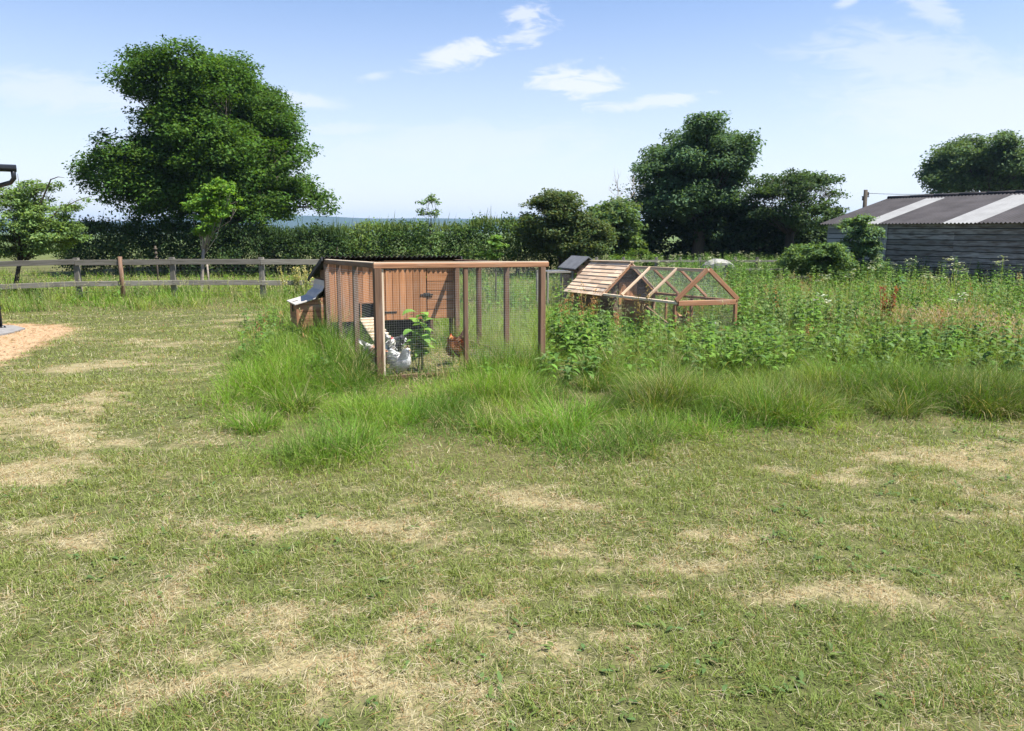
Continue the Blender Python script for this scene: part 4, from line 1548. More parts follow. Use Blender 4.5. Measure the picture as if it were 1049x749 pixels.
def ark():
    z0 = zf(*N2)
    e = empty("apex_hutch", (N2[0], N2[1], z0), (-.024, .009, YAW2))
    HW, L, ZR, ZE = HW2, L2, ZR2, ZE2
    RB = 2.66      # where the house part begins

    def part(name, mat, fn, parent=e, label=None):
        mb = MB(); fn(mb)
        o = mb.build(name, mat, parent)
        if label: o["label"] = label
        return o
    t = .05
    for a in (-HW, HW):
        for b in (.03, RB * .5, RB):
            part("leg", M_COOP, lambda m: m.beam((a, b, -.12), (a, b, ZE - .03), .055, .055, (0, 1, 0)))
        part("eave_rail", M_PALEWOOD if a < 0 else M_COOP, lambda m: m.beam((a, .0, ZE), (a, RB, ZE), .05, .045))
        part("ground_rail", M_COOP, lambda m: m.beam((a, .06, .05), (a, RB, .05), .03, .06))
    part("ridge_beam", M_SHINGLE, lambda m: m.beam((0, -.01, ZR), (0, RB, ZR), .05, .055))
    for b in (.0, RB * .34, RB * .68):
        for s in (-1, 1):
            wd = .075 if b == 0 else .042
            part("rafter", M_COOP if (b == 0 or s > 0) else M_SHINGLE, lambda m: m.beam((s * (HW + .015), b, ZE + .035), (s * .02, b, ZR + .012), .045, wd, (0, 0, 1)))
    part("tie_beam", M_COOP, lambda m: m.beam((-HW + .03, -.004, ZE - .01), (HW - .03, -.004, ZE - .01), .05, .085))
    part("ground_rail", M_COOP, lambda m: m.beam((-HW + .03, .03, .05), (HW - .03, .03, .05), .03, .06))
    part("gable_post", M_COOP, lambda m: m.beam((.05, RB * .5, -.1), (.05, RB * .5, ZE), .04, .04, (0, 1, 0)))
    part("brace", M_POST, lambda m: m.beam((-HW + .03, RB * .45, ZE - .06), (-HW + .03, .08, .12), .03, .03, (1, 0, 0)))

    SLn = math.hypot(HW, ZR - ZE)
    for s in (-1, 1):
        part("wire_mesh", M_WIRE, lambda m: wires(m, (s * HW, .02, ZE + .03), (0, 1, 0), Vector((-s * HW, 0, ZR - ZE)).normalized(), RB - .04, SLn - .02, .034, .034, .0006))
        part("wire_mesh", M_WIRE, lambda m: wires(m, (s * (HW + .02), .05, .05), (0, 1, 0), (0, 0, 1), RB - .1, ZE - .08, .03, .03, .0006))
    part("wire_mesh", M_WIRE, lambda m: wires(m, (-HW + .03, .02, .05), (1, 0, 0), (0, 0, 1), 2 * HW - .06, ZE - .1, .03, .03, .0006))

    def gw(m):
        for k in range(1, 34):
            x = -HW + k * (2 * HW / 34)
            zt = ZE + (ZR - ZE) * (1 - abs(x) / HW)
            m.tube([(x, .02, ZE), (x, .02, zt)], .0008, 3, cap=False)
        for k in range(1, 15):
            z = ZE + k * (ZR - ZE) / 15
            w = HW * (1 - k / 15)
            m.tube([(-w, .02, z), (w, .02, z)], .0008, 3, cap=False)
    part("wire_mesh", M_WIRE, gw)
    # plywood side panel on the camera's side
    part("side_panel", M_COOP, lambda m: m.beam((-HW - .028, .98, ZE / 2 + .02), (-HW - .028, 1.78, ZE / 2 + .02), .014, ZE - .12))
    part("side_panel", M_POST, lambda m: m.beam((-HW - .028, 2.1, ZE / 2 + .02), (-HW - .028, RB - .02, ZE / 2 + .02), .014, ZE - .12))
    # house
    HZ = ZR + .05

    def house(m):
        for b in (RB + .03, L - .05):
            # gable of horizontal boards
            n = 9
            for i in range(n):
                za = .12 + i * (HZ - .2) / n; zb = .12 + (i + 1) * (HZ - .2) / n - .004
                zm = max(za, 0)
                w = HW - .02 if zb < ZE else max(.04, HW * (1 - (zb - ZE) / (HZ - ZE)))
                m.beam((-w, b, (za + zb) / 2), (w, b, (za + zb) / 2), .022, zb - za, (0, 0, 1), .003)
        for s in (-1, 1):
            for i in range(4):
                za = .12 + i * .11
                m.beam((s * (HW - .02), RB + .045, za + .052), (s * (HW - .02), L - .065, za + .052), .02, .104, (0, 0, 1), .003)
        for b in (RB + .05, L - .07):
            for s in (-1, 1):
                m.beam((s * (HW - .035), b, -.12), (s * (HW - .035), b, .13), .05, .05, (0, 1, 0))
    hs = part("house", M_POST, house)
    part("door", M_BOARD, lambda m: [m.beam((-.16 + k * .08, RB + .008, .34), (-.16 + k * .08, RB + .008, .78), .076, .02, (0, 1, 0)) for k in range(5)], hs)

    def shingles(m):
        for s in (-1, 1):
            n = 9
            up = Vector((-s * HW, 0, HZ - ZE)).normalized()
            full = math.hypot(HW, HZ - ZE) + .09
            nn = Vector((s * (HZ - ZE), 0, HW)).normalized()
            o = Vector((s * HW, 0, ZE + .03)) - up * .09
            for i in range(n):
                a = o + up * (full * i / n); b = o + up * (full * (i + 1.12) / n)
                y0_, y1_ = RB - .12, L + .06
                y = y0_
                while y < y1_ - .05:
                    w = min(random.uniform(.22, .5), y1_ - y)
                    j = random.uniform(-.006, .006)
                    p = [a + nn * (.024 + j * .5), b + nn * (.012)]
                    vs = [(p[0].x, y, p[0].z), (p[0].x, y + w - .003, p[0].z), (p[1].x, y + w - .003, p[1].z), (p[1].x, y, p[1].z)]
                    vs = [Vector(v) for v in vs]
                    lo = [v - nn * .014 for v in vs]
                    al = vs + lo
                    m.add(al, [(0, 1, 2, 3), (7, 6, 5, 4), (0, 4, 5, 1), (1, 5, 6, 2), (2, 6, 7, 3), (3, 7, 4, 0)], [(v.y, v.x * .6, v.z) for v in al])
                    y += w
        m.beam((0, RB - .13, HZ + .055), (0, L + .07, HZ + .055), .09, .022)
    rf = part("roof", M_SHINGLE, shingles)
    for s in (-1, 1):
        part("bargeboard", M_COOP, lambda m: m.beam((s * (HW + .05), RB - .10, ZE - .035), (s * .006, RB - .10, HZ + .0), .02, .07), rf)
    tag(e, "low apex hutch with pale shingled roof and a long orange timber mesh run", "hutch")


ark()


def far_ark():
    c = at(601, 280, 19.5)
    z0 = zf(c[0], c[1])
    e = empty("grey_ark", (c[0], c[1], z0), (0, 0, .42))
    zr = at(598, 264.5, 19.5)[2] - z0
    ze = zr - .24
    HW, L = .32, .7

    def part(name, mat, fn, parent=e):
        mb = MB(); fn(mb)
        return mb.build(name, mat, parent)

    def walls(m):
        n = 8
        for b in (0, L):
            for i in range(n):
                za = .15 + i * (zr - .2) / n; zb = za + (zr - .2) / n - .004
                w = HW - .03 if zb < ze else max(.05, HW * (1 - (zb - ze) / (zr - ze)))
                m.beam((-w, b, (za + zb) / 2), (w, b, (za + zb) / 2), .02, zb - za)
        for s in (-1, 1):
            for i in range(5):
                za = .15 + i * (ze - .15) / 5
                m.beam((s * (HW - .03), .012, za + .06), (s * (HW - .03), L - .012, za + .06), .02, .12)
            for b in (.04, L - .04):
                m.beam((s * (HW - .06), b, -.1), (s * (HW - .06), b, .16), .06, .06, (0, 1, 0))
    part("wall", M_POST, walls)

    def roof(m):
        for s in (-1, 1):
            m.prism([(s * (HW + .08), -.1, ze - .04), (s * (HW + .08), L + .1, ze - .04), (0, L + .1, zr + .015), (0, -.1, zr + .015)], (0, 0, .03 + .001 * s))
    part("roof", M_FELT, roof)

    def run(m):
        X = -HW - .75
        for x in (X, -HW - .06):
            for y in (.05, L - .05):
                m.beam((x, y, -.1), (x, y, ze - .12), .045, .045, (0, 1, 0))
        for y in (.05, L - .05):
            m.beam((X - .02, y, ze - .1), (-HW - .03, y, ze - .1), .04, .04)
    part("run_frame", M_FENCE, run)
    part("wire_mesh", M_WIRE, lambda m: (wires(m, (-HW - .75, .02, .05), (1, 0, 0), (0, 0, 1), .7, ze - .2, .035, .035, .0012), wires(m, (-HW - .75, .05, ze - .07), (1, 0, 0), (0, 1, 0), .7, L - .1, .04, .04, .0012)))
    tag(e, "small far ark with grey felt roof behind the shingled hutch", "hutch")


far_ark()


# ------------------------------------------------------------------ hens
def hen(label, p, heading, body, neck, tailc, back=None, scale=1.0, comb=(0.45, 0.03, 0.03), speck=None, head_turn=0.0, crouch=0.0):
    """one continuous lofted body from tail to beak, with comb, wattles, eyes, wings, tail feathers and legs in the same mesh"""
    nb = NB()
    sp = np.array([  # x, z, half width, half height
        (-.165, .335, .012, .02), (-.135, .30, .035, .042), (-.10, .262, .060, .062), (-.055, .228, .082, .082), (0, .205, .092, .094),
        (.05, .203, .086, .094), (.085, .225, .068, .078), (.105, .262, .047, .052), (.114, .297, .035, .037), (.122, .328, .029, .031),
        (.134, .352, .027, .027), (.150, .354, .019, .019), (.160, .351, .009, .010)])
    t = np.linspace(0, len(sp) - 1, 46)
    S = np.stack([np.interp(t, np.arange(len(sp)), sp[:, k]) for k in range(4)], 1)
    for _ in range(2):
        S[1:-1] = .25 * S[:-2] + .5 * S[1:-1] + .25 * S[2:]
    tx = np.gradient(S[:, 0]); tz = np.gradient(S[:, 1])
    l = np.hypot(tx, tz); tx /= l; tz /= l
    n = 18
    q = np.linspace(0, 2 * np.pi, n, endpoint=False)
    V = np.zeros((len(S), n, 3))
    V[..., 0] = S[:, 0:1] - tz[:, None] * np.sin(q) * S[:, 3:4]
    V[..., 1] = np.cos(q) * S[:, 2:3]
    V[..., 2] = S[:, 1:2] + tx[:, None] * np.sin(q) * S[:, 3:4]
    V += RNG.normal(size=V.shape) * .0016
    C = np.zeros_like(V); C[:] = body
    w = np.clip((S[:, 0] - .085) / .03, 0, 1)[:, None, None]
    C = C * (1 - w) + np.array(neck) * w
    wt = np.clip((-.11 - S[:, 0]) / .03, 0, 1)[:, None, None]
    C = C * (1 - wt) + np.array(tailc) * wt
    nb.grid(V, C)
    # feather tips lying over the body
    m = 620
    ri = RNG.integers(3, 38, m); ci = RNG.integers(0, n, m)
    P = V[ri, ci]; cc = C[ri, ci].copy()
    if speck is not None:
        k = U(0, 1, m) < .55
        cc[k] = np.array(speck) * U(.7, 1.2, (k.sum(), 1))
    if back is not None:
        k = (P[:, 2] > .22)
        cc[k] = np.array(back)
    cc *= U(.82, 1.1, (m, 1))
    ctr = np.stack([S[ri, 0], np.zeros(m), S[ri, 1]], 1)
    out = P - ctr; out /= np.linalg.norm(out, axis=1, keepdims=True)
    az = np.arctan2(out[:, 1], -1.3 - 0 * out[:, 0]) + U(-.3, .3, m)
    nb.ribbons(P + out * .004, az, .25 * out[:, 2] - .25 + U(-.1, .1, m), U(.025, .045, m), U(.014, .024, m), .25, cc, (.7, 1, .55), roll=np.sign(out[:, 1]) * -1.0 * (1 - np.abs(out[:, 2])))
    # wings
    for s in (-1, 1):
        for k in range(9):
            z = .245 - k * .011
            P = np.array([[.05 - k * .006, s * (.083 + .006 * math.sin(k)), z]])
            nb.ribbons(P, np.array([math.pi + s * .12]), -.12 - .02 * k + .0, .15 - .006 * k, .04, .1, np.array(back if back is not None else body) * U(.85, 1.05), (.6, 1, .9, .3), roll=s * -1.25)
    # tail fan
    for k in range(11):
        a = (k - 5) / 5
        nb.ribbons(np.array([[-.125, a * .02, .29]]), np.array([math.pi + a * .35]), 1.0 - .25 * abs(a), .12 + .03 * (1 - abs(a)), .034, .35, np.array(tailc) * U(.8, 1.1), (.6, 1, .9, .3), roll=a * 1.0 + 1.2)
    # comb, wattles, beak, eyes
    red = np.array(comb)
    for k in range(5):
        nb.ribbons(np.array([[.118 + k * .008, 0, .372 - abs(k - 2) * .002]]), np.array([math.pi]), 1.5 - .1 * k, .024 + .006 * (2 - abs(k - 2)), .012, 0, red, (1, .8, 0), roll=1.57)
        nb.ribbons(np.array([[.118 + k * .008, .001, .372 - abs(k - 2) * .002]]), np.array([math.pi / 2]), 1.5, .02, .01, 0, red, (1, .8, 0))
    for s in (-1, 1):
        nb.ribbons(np.array([[.146, s * .008, .340]]), np.array([0.0]), -1.4, .026, .014, 0, red, (.6, 1, .5), roll=.2 * s)
        e_ = []
        for i in range(5):
            r = .0055 * math.sin(math.pi * i / 4)
            e_.append([[.141 + r * math.cos(a), s * (.0225 + .0035 * math.cos(math.pi * i / 4)), .357 + r * math.sin(a)] for a in np.linspace(0, 2 * np.pi, 8, endpoint=False)])
        nb.grid(np.array(e_), np.full((5, 8, 3), .01))
    bk = []
    for i, (x, r) in enumerate(((.155, .0095), (.165, .008), (.178, .0035), (.183, .0006))):
        bk.append([[x, r * math.cos(a), .351 - (x - .155) * .25 + r * .8 * math.sin(a)] for a in np.linspace(0, 2 * np.pi, 8, endpoint=False)])
    nb.grid(np.array(bk), np.tile(np.array([.38, .26, .10]), (4, 8, 1)))
    # legs and toes
    lc = np.array([.42, .28, .08])
    for s in (-1, 1):
        pts = [(.012, s * .042, .15, .026), (.0, s * .042, .10, .013), (-.012, s * .042, .082, .0075), (.002, s * .042, .006, .0065), (.002, s * .042, .0, .006)]
        g = np.array([[[x + r * math.cos(a), y + r * math.sin(a), z] for a in np.linspace(0, 2 * np.pi, 8, endpoint=False)] for x, y, z, r in pts])
        cl = np.tile(lc, (5, 8, 1)); cl[0] = body; cl[1] = body
        nb.grid(g, cl)
        for a in (-.5, 0, .5, math.pi):
            L_ = .05 if a != math.pi else .025
            ring = np.array([[[.002 + math.cos(a) * u * L_ + r * math.cos(f) * -math.sin(a), s * .042 + math.sin(a) * u * L_ + r * math.cos(f) * math.cos(a), .006 + r * math.sin(f)] for f in np.linspace(0, 2 * np.pi, 6, endpoint=False)] for u, r in ((0, .006), (.6, .005), (1, .0015))])
            nb.grid(ring, np.tile(lc, (3, 6, 1)))
    if head_turn:
        for A in nb.V:
            f = np.clip((A[:, 0] - .08) / .05, 0, 1) * np.clip((A[:, 2] - .24) / .08, 0, 1)
            a = head_turn * f
            x, y = A[:, 0] - .105, A[:, 1].copy()
            A[:, 0] = .105 + x * np.cos(a) - y * np.sin(a); A[:, 1] = x * np.sin(a) + y * np.cos(a)
    if crouch:
        for A in nb.V: A[:, 2] = np.maximum(A[:, 2] - crouch, 0.004 + .02 * A[:, 2])
    o = nb.build("hen", M_HEN, smooth=True)
    o.location = p
    o.rotation_euler = (0, 0, heading)
    o.scale = (scale,) * 3
    return tag(o, label, "hen", "hens in the runs")


def hens():
    def inrun(px, py):
        p = gp(px, py)
        return (p[0], p[1], p[2] + .005)
    wh = (.58, .575, .56)
    hen("plump pure white hen at the front of the coop's run", inrun(410, 386), R(-38), wh, (.60, .595, .58), (.56, .555, .54), scale=.98, comb=(.2, .03, .04), crouch=.035)
    hen("white and rusty brown hen half behind the run's front corner post", inrun(391, 382), R(20), (.30, .12, .06), (.48, .47, .45), (.46, .45, .43), back=(.48, .47, .45), scale=1.08, head_turn=.6, crouch=.02)
    hen("grey speckled hen behind the white one", inrun(402, 371), R(165), (.11, .115, .12), (.30, .30, .30), (.06, .06, .065), speck=(.5, .5, .5), scale=1.02)
    hen("dark brown hen with orange side beside the middle post", inrun(467, 374), R(-110), (.10, .045, .02), (.40, .16, .05), (.05, .03, .02), speck=(.36, .15, .05), scale=1.0)
    q = W2p(-.26, .33)
    hen("tan hen inside the apex mesh run", (q[0], q[1], q[2] + .005), R(-60), (.42, .24, .13), (.26, .12, .06), (.2, .1, .06), scale=1.02)


hens()


def drinker():
    q = W2p(.34, .28)
    e = empty("poultry_drinker", (q[0], q[1], q[2] + .05))
    mb = MB()
    mb.tube([(0, 0, -.06), (0, 0, -.03), (0, 0, -.02), (0, 0, .0)], [.09, .09, .12, .13], 14)
    mb.build("tray", M_DARK, e)
    mb = MB()
    mb.tube([(0, 0, .0), (0, 0, .02), (0, 0, .11), (0, 0, .15), (0, 0, .155)], [.09, .095, .08, .04, .02], 14)
    mb.build("tank", M_SKYL, e)
    tag(e, "small white drinker on a dark foot inside the apex mesh run", "drinker")


drinker()


# ------------------------------------------------------------------ grass
def in_view(x, y, mx=0.16, zlo=0.0):
    k = np.abs(x) / np.maximum(y, .1)
    return (k < 0.664 * 1.0 + mx) & (y > 2.0)


def sample(n_per, y0, y1, xk=0.80, x0=0.8):
    """random ground points in a wedge ahead of the camera, n_per per square metre"""
    yy = np.linspace(y0, y1, 40)
    out = []
    for a, b in zip(yy[:-1], yy[1:]):
        hw = xk * b + x0
        n = int(n_per * 2 * hw * (b - a))
        out.append(np.stack([U(-hw, hw, n), U(a, b, n)], 1))
    P = np.concatenate(out)
    return P[:, 0], P[:, 1]


def clear_of(x, y):
    """False where buildings, slab or path stand"""
    a, b = run_ab(x, y)
    inrun = (a > -.02) & (a < W1 + .02) & (b > -.02) & (b < D1)
    house = (a > -.05) & (a < W1 + .05) & (b > D1) & (b < D1 + 1.15)
    a2, b2 = hut_ab(x, y)
    hh = (np.abs(a2) < HW2) & (b2 > 2.66) & (b2 < L2)
    pth = path_field(x, y) > .5
    return inrun, ~(house | hh | pth)


GREEN = np.array([0.142, 0.205, 0.048]); OLIVE = np.array([0.235, 0.25, 0.076]); STRAW = np.array([0.43, 0.37, 0.22]); RUST = np.array([0.36, 0.20, 0.10])
PALE_ = np.array([0.52, 0.47, 0.33])


def lawn():
    nb = NB()
    for y0, y1, dens, wmul in ((2.0, 3.6, 20000, 1.0), (3.6, 5.5, 12500, 1.2), (5.5, 8.5, 5000, 1.7), (8.5, 14, 1500, 2.6), (14, 24, 420, 4.2)):
        x, y = sample(dens, y0, y1)
        tall = tall_field(x, y)
        inrun, ok = clear_of(x, y)
        k = ok & (U(0, 1, len(x)) > tall * .75) & in_view(x, y) & (U(0, 1, len(x)) < .25 + 2.2 * np.clip(fbm(x, y, 8.0, 2, 55) - .28, 0, 1))
        x, y, tall = x[k], y[k], tall[k]
        n = len(x)
        d = dry_field(x, y)
        tuft = fbm(x, y, 4.5, 3, 51)
        tuft2 = fbm(x, y, 14.0, 2, 53)
        P = np.stack([x, y, zg(x, y) - .004], 1)
        isdry = U(0, 1, n) < d * .95 + .13 + .34 * np.clip(fbm(x, y, 3.2, 3, 57) * 2 - .6, 0, 1)
        lying = (U(0, 1, n) < np.where(isdry, .55, .15))
        L = (0.022 + .05 * tuft + .06 * np.clip(tuft2 - .45, 0, 1)) * U(.6, 1.35, n) * (1 - .35 * d)
        L = np.where(lying, U(.022, .07, n), L)
        hue = fbm(x, y, 0.8, 3, 61)[:, None]
        hue = hue * .78
        gcol = GREEN * (1 - hue) + OLIVE * hue
        gcol = gcol * (1 + U(-.35, .35, (n, 1)))
        mixr = U(0, 1, (n, 1))
        scol = np.where(mixr < .14, RUST, np.where(mixr < .62, STRAW, PALE_)) * U(.65, 1.15, (n, 1))
        col = np.where(isdry[:, None], scol, gcol)
        pitch = np.where(lying, U(.0, .35, n), U(.55, 1.5, n))
        P[:, 2] += np.where(lying, U(.004, .028, n), 0)
        W = U(.0020, .0040, n) * wmul * np.where(lying, .52, np.where(isdry, .75, 1))
        nb.ribbons(P, U(0, 6.283, n), pitch, L, W, U(.1, 1.0, n) * np.where(lying, .3, 1), col, (1, .8, 0), roll=U(-.6, .6, n))
    o = nb.build("lawn_grass", M_GRASS)
    tag(o, kind="stuff")


lawn()


TUSS = [(270, 395, 1.1), (262, 440, 1.0), (300, 420, 1.1), (340, 400, 1.1), (300, 365, 1.3), (330, 350, 1.3), (282, 345, 1.1), (310, 335, 1.2), (350, 375, 1.0), (370, 420, .9), (420, 430, .8),
        (545, 445, 1.1), (580, 440, 1.2), (610, 425, 1.0), (520, 381, 1.4), (545, 383, 1.4), (498, 384, 1.2), (535, 390, 1.2), (660, 405, 1.1), (690, 412, 1.1), (720, 400, 1.0),
        (780, 430, 1.2), (815, 432, 1.2), (840, 405, 1.2), (870, 410, 1.1), (930, 415, 1.2), (960, 412, 1.3), (1000, 405, 1.2), (1040, 405, 1.2), (830, 360, 1.2), (860, 365, 1.2),
        (800, 370, 1.0), (900, 385, 1.0), (760, 395, 1.0), (500, 440, .9), (460, 420, .9), (640, 440, .8), (1020, 380, 1.2), (1045, 360, 1.3), (985, 385, 1.0), (700, 380, 1.0)]


def long_grass():
    nb = NB()
    LUSH = np.array([0.100, 0.205, 0.018]); MID = np.array([0.145, 0.195, 0.040]); OLD = np.array([0.36, 0.31, 0.17])
    for y0, y1, dens, wm in ((4.5, 8, 4200, 1.0), (8, 11, 2400, 1.25), (11, 16, 850, 1.7), (16, 24, 300, 2.6), (24, 40, 75, 5.0)):
        x, y = sample(dens, y0, y1, .78, .6)
        tall = tall_field(x, y)
        inrun, ok = clear_of(x, y)
        cl = fbm(x, y, 1.5, 3, 71)
        bank = np.exp(-((x + 2.2) / 1.2) ** 4 - ((y - 7.8) / 2.2) ** 4)
        cl = np.maximum(cl, bank * (.45 + .25 * fbm(x, y, 2.6, 2, 75)))
        k = ok & (U(0, 1, len(x)) < tall * np.clip(cl * 2.6 - .62, .06, 1)) & in_view(x, y)
        k &= U(0, 1, len(x)) < .45 + .55 * np.clip((vnoise(x * 1.55 + 3, y * 1.25, 72) - .3) / .25, 0, 1)
        k &= ~(inrun & (U(0, 1, len(x)) > np.where(run_ab(x, y)[0] > .95, .95, .45)))
        x, y, tall, cl, inrun = x[k], y[k], tall[k], cl[k], inrun[k]
        n = len(x)
        right = np.clip((x - 1.5) / 3, 0, 1)
        fine = fbm(x, y, 3.6, 3, 73)
        lump = np.clip((.6 * vnoise(x * 1.55 + 3, y * 1.25, 72) + .4 * vnoise(x * 3.1, y * 2.6 + 5, 74) - .36) / .30, 0, 1)
        H = (.06 + .10 * np.clip(cl - .3, 0, 1) * 2 + .25 * lump * (.55 + .9 * np.clip(cl - .2, 0, 1)) + .14 * np.clip(fine - .42, 0, 1)) * (.5 + .5 * tall)
        # lush bank left of the run
        H = H * (1 + .30 * right)
        H = H * (1 + .9 * np.exp(-((x + 2.1) / .8) ** 2 - ((y - 8.6) / 1.6) ** 2))
        a2, b2 = hut_ab(x, y)
        nearhut = (a2 > -1.3) & (a2 < .9) & (b2 > -1.2) & (b2 < 2.8)
        H = np.where(nearhut, H * .6, H)
        a1, b1 = run_ab(x, y)
        H = np.where(inrun, np.where(a1 > .95, H * .9, H * .42), H)
        edge = np.exp(-(np.clip(np.maximum(np.maximum(-a1, a1 - W1), np.maximum(-b1, b1 - D1)), 0, 9) / .35) ** 2) * ~inrun
        H = H + edge * np.where((a1 < 0) & (b1 > .15), .24, .17) * U(.6, 1.3, n)
        H = np.where(y > 10.5, H * 1.2 + .06 * np.clip((y - 10.5) / 3, 0, 1), H)
        P = np.stack([x, y, zg(x, y) - .01], 1)
        hue = np.clip(fbm(x, y, 1.1, 3, 81) * 2.2 - .6 + right * .15 + U(-.3, .3, n), 0, 1)[:, None]
        lushness = np.exp(-((x + 1.8) / 1.6) ** 2 - ((y - 8.2) / 2.2) ** 2)[:, None]
        hue = hue * (1 - .7 * lushness)
        c = (LUSH * (1 - hue) + MID * hue) * (1 + U(-.42, .42, (n, 1)))
        tint = np.clip((vnoise(x * 1.9 + 9, y * 1.6, 85) - .5) * 2.4, -1, 1)[:, None]
        c = c * np.where(tint < 0, 1 + .42 * tint, 1 + .18 * tint) * np.where(tint < 0, np.array([.9, 1, 1.15]), np.array([1.08, 1.03, .95]))
        od = U(0, 1, n) < .13 + .16 * np.clip(fbm(x, y, .5, 2, 91) * 2 - .7, 0, 1) + .15 * inrun
        c[od] = OLD * U(.7, 1.3, (od.sum(), 1))
        nb.ribbons(P, U(0, 6.283, n), U(.6, 1.5, n), H * np.where(od, .8, 1.2), U(.0022, .0048, n) * wm, U(.2, 1.7, n), c, (1, .9, .6, 0), roll=U(-.5, .5, n),
                   tipcol=c * np.array([1.12, 1.06, 1.1]))
    # tussocks: arching blades from one root
    tl = list(TUSS)
    for _ in range(130):
        tl.append((U(600, 1060), U(300, 425), U(.8, 1.45)))
    for _ in range(26):
        tl.append((U(20, 290), U(292, 314), U(.6, 1.0)))
    for px, py, s in tl:
        c0 = gp(px, py)
        n = int(520 * s) if c0[1] < 12 else 260
        wm = 1 if c0[1] < 12 else 2.0
        az = U(0, 6.283, n); r = .15 * s * np.sqrt(U(0, 1, n))
        x = c0[0] + r * np.cos(az) + RNG.normal(size=n) * .03; y = c0[1] + r * np.sin(az) + RNG.normal(size=n) * .03
        inrun, ok = clear_of(x, y)
        ok &= ~inrun
        x, y, az, r = x[ok], y[ok], az[ok], r[ok]
        n = len(x)
        if not n: continue
        P = np.stack([x, y, zg(x, y) - .01], 1)
        L = U(.12, .36, n) * s * U(.8, 1.2)
        base = LUSH * U(.55, 1.1) if px < 620 else lerp(LUSH, MID, U(0, 1)) * U(.5, 1.05)
        c = base * (1 + U(-.4, .4, (n, 1)))
        od = U(0, 1, n) < .14
        c[od] = OLD * U(.6, 1.2, (od.sum(), 1))
        nb.ribbons(P, az + U(-1.5, 1.5, n), U(.8, 1.5, n), L, U(.0026, .005, n) * wm, U(.4, 1.8, n), c, (1, .9, .65, 0), roll=U(-.4, .4, n), tipcol=c * 1.12)
    # flowering stems with pale panicles
    x, y = sample(8, 8.5, 24, .78, .5)
    tall = tall_field(x, y)
    inrun, ok = clear_of(x, y)
    k = ok & ~inrun & (tall > .9) & (U(0, 1, len(x)) < np.clip(fbm(x, y, .6, 2, 95) * 2.4 - .6, 0.05, 1)) & in_view(x, y)
    x, y = x[k], y[k]
    n = len(x)
    P = np.stack([x, y, zg(x, y)], 1)
    az = U(0, 6.283, n); L = U(.35, .75, n)
    c = lerp(np.array([.20, .24, .09]), np.array([.34, .31, .17]), U(0, 1, (n, 1))) * U(.7, 1.25, (n, 1))
    wm = np.clip(y / 9, 1, 2.5)
    nb.ribbons(P, az, U(1.3, 1.55, n), L, .0028 * wm, U(0, .5, n), c, (1, .9, .8, .7))
    tipx = P + np.stack([np.cos(az) * L * .22, np.sin(az) * L * .22, L * .93], 1)
    for j in range(9):
        nb.ribbons(tipx + RNG.normal(size=(n, 3)) * np.array([.016, .016, .04]), U(0, 6.283, n), U(.3, 1.4, n), U(.02, .05, n), .006 * wm, .3, c * U(.85, 1.2, (n, 1)), (.5, 1, 0))
    # a drift of dry pinkish seed grass on the right
    for px, py, m, sx, sy in ((948, 350, 330, .75, .5), (925, 350, 110, .3, .3), (1040, 364, 300, .5, .6), (585, 300, 120, .4, .9), (985, 345, 90, .5, .3)):
        c0 = gp(px, py)
        x = c0[0] + RNG.normal(size=m) * sx * .6; y = c0[1] + RNG.normal(size=m) * sy
        P = np.stack([x, y, zg(x, y)], 1)
        L = U(.3, .6, m); az = U(0, 6.283, m)
        c = lerp(np.array([.30, .20, .13]), np.array([.38, .31, .18]), U(0, 1, (m, 1)))
        nb.ribbons(P, az, U(1.2, 1.55, m), L, .005, U(.2, .8, m), c, (1, .9, .8, .5))
        for j in range(5):
            nb.ribbons(P + np.stack([np.cos(az) * L * .2, np.sin(az) * L * .2, L * .85], 1) + RNG.normal(size=(m, 3)) * np.array([.02, .02, .05]), U(0, 6.283, m), U(.4, 1.4, m), U(.03, .07, m), .009, .4, c, (.5, 1, 0))
    o = nb.build("long_grass", M_GRASS)
    tag(o, kind="stuff")


long_grass()


# ------------------------------------------------------------------ weeds of the meadow
SQ = [1.0]      # how far the growth is held back near the hutch


def add_nettle(nb, p, h, c, wm=1.0):
    h *= SQ[0]
    az0 = U(0, 6.28)
    nb.ribbons(p[None], az0, 1.5, h, .008 * wm, .15, np.array(c) * .8, (1, .9, .7, .4))
    m = max(5, int(h / .075))
    f = (np.arange(m) + .8) / m
    z = f * h * .98
    lx = np.cos(az0) * h * .07 * f; ly = np.sin(az0) * h * .07 * f
    for s in range(2):
        for tw in (0, 1):
            az = az0 + s * math.pi + np.arange(m) * 1.57 + tw * .35 + U(-.3, .3, m)
            Lf = (.045 + .085 * np.sin(np.pi * np.clip(f * .85 + .1, 0, 1))) * U(.8, 1.2, m) * (1 if not tw else .6)
            P = p + np.stack([lx, ly, z], 1)
            nb.ribbons(P, az, U(.1, .7, m), Lf, Lf * .45 * wm ** .3, U(.5, 1.2, m), vary(c, m, .08, .2), (.12, 1, .75, 0), fold=.25)


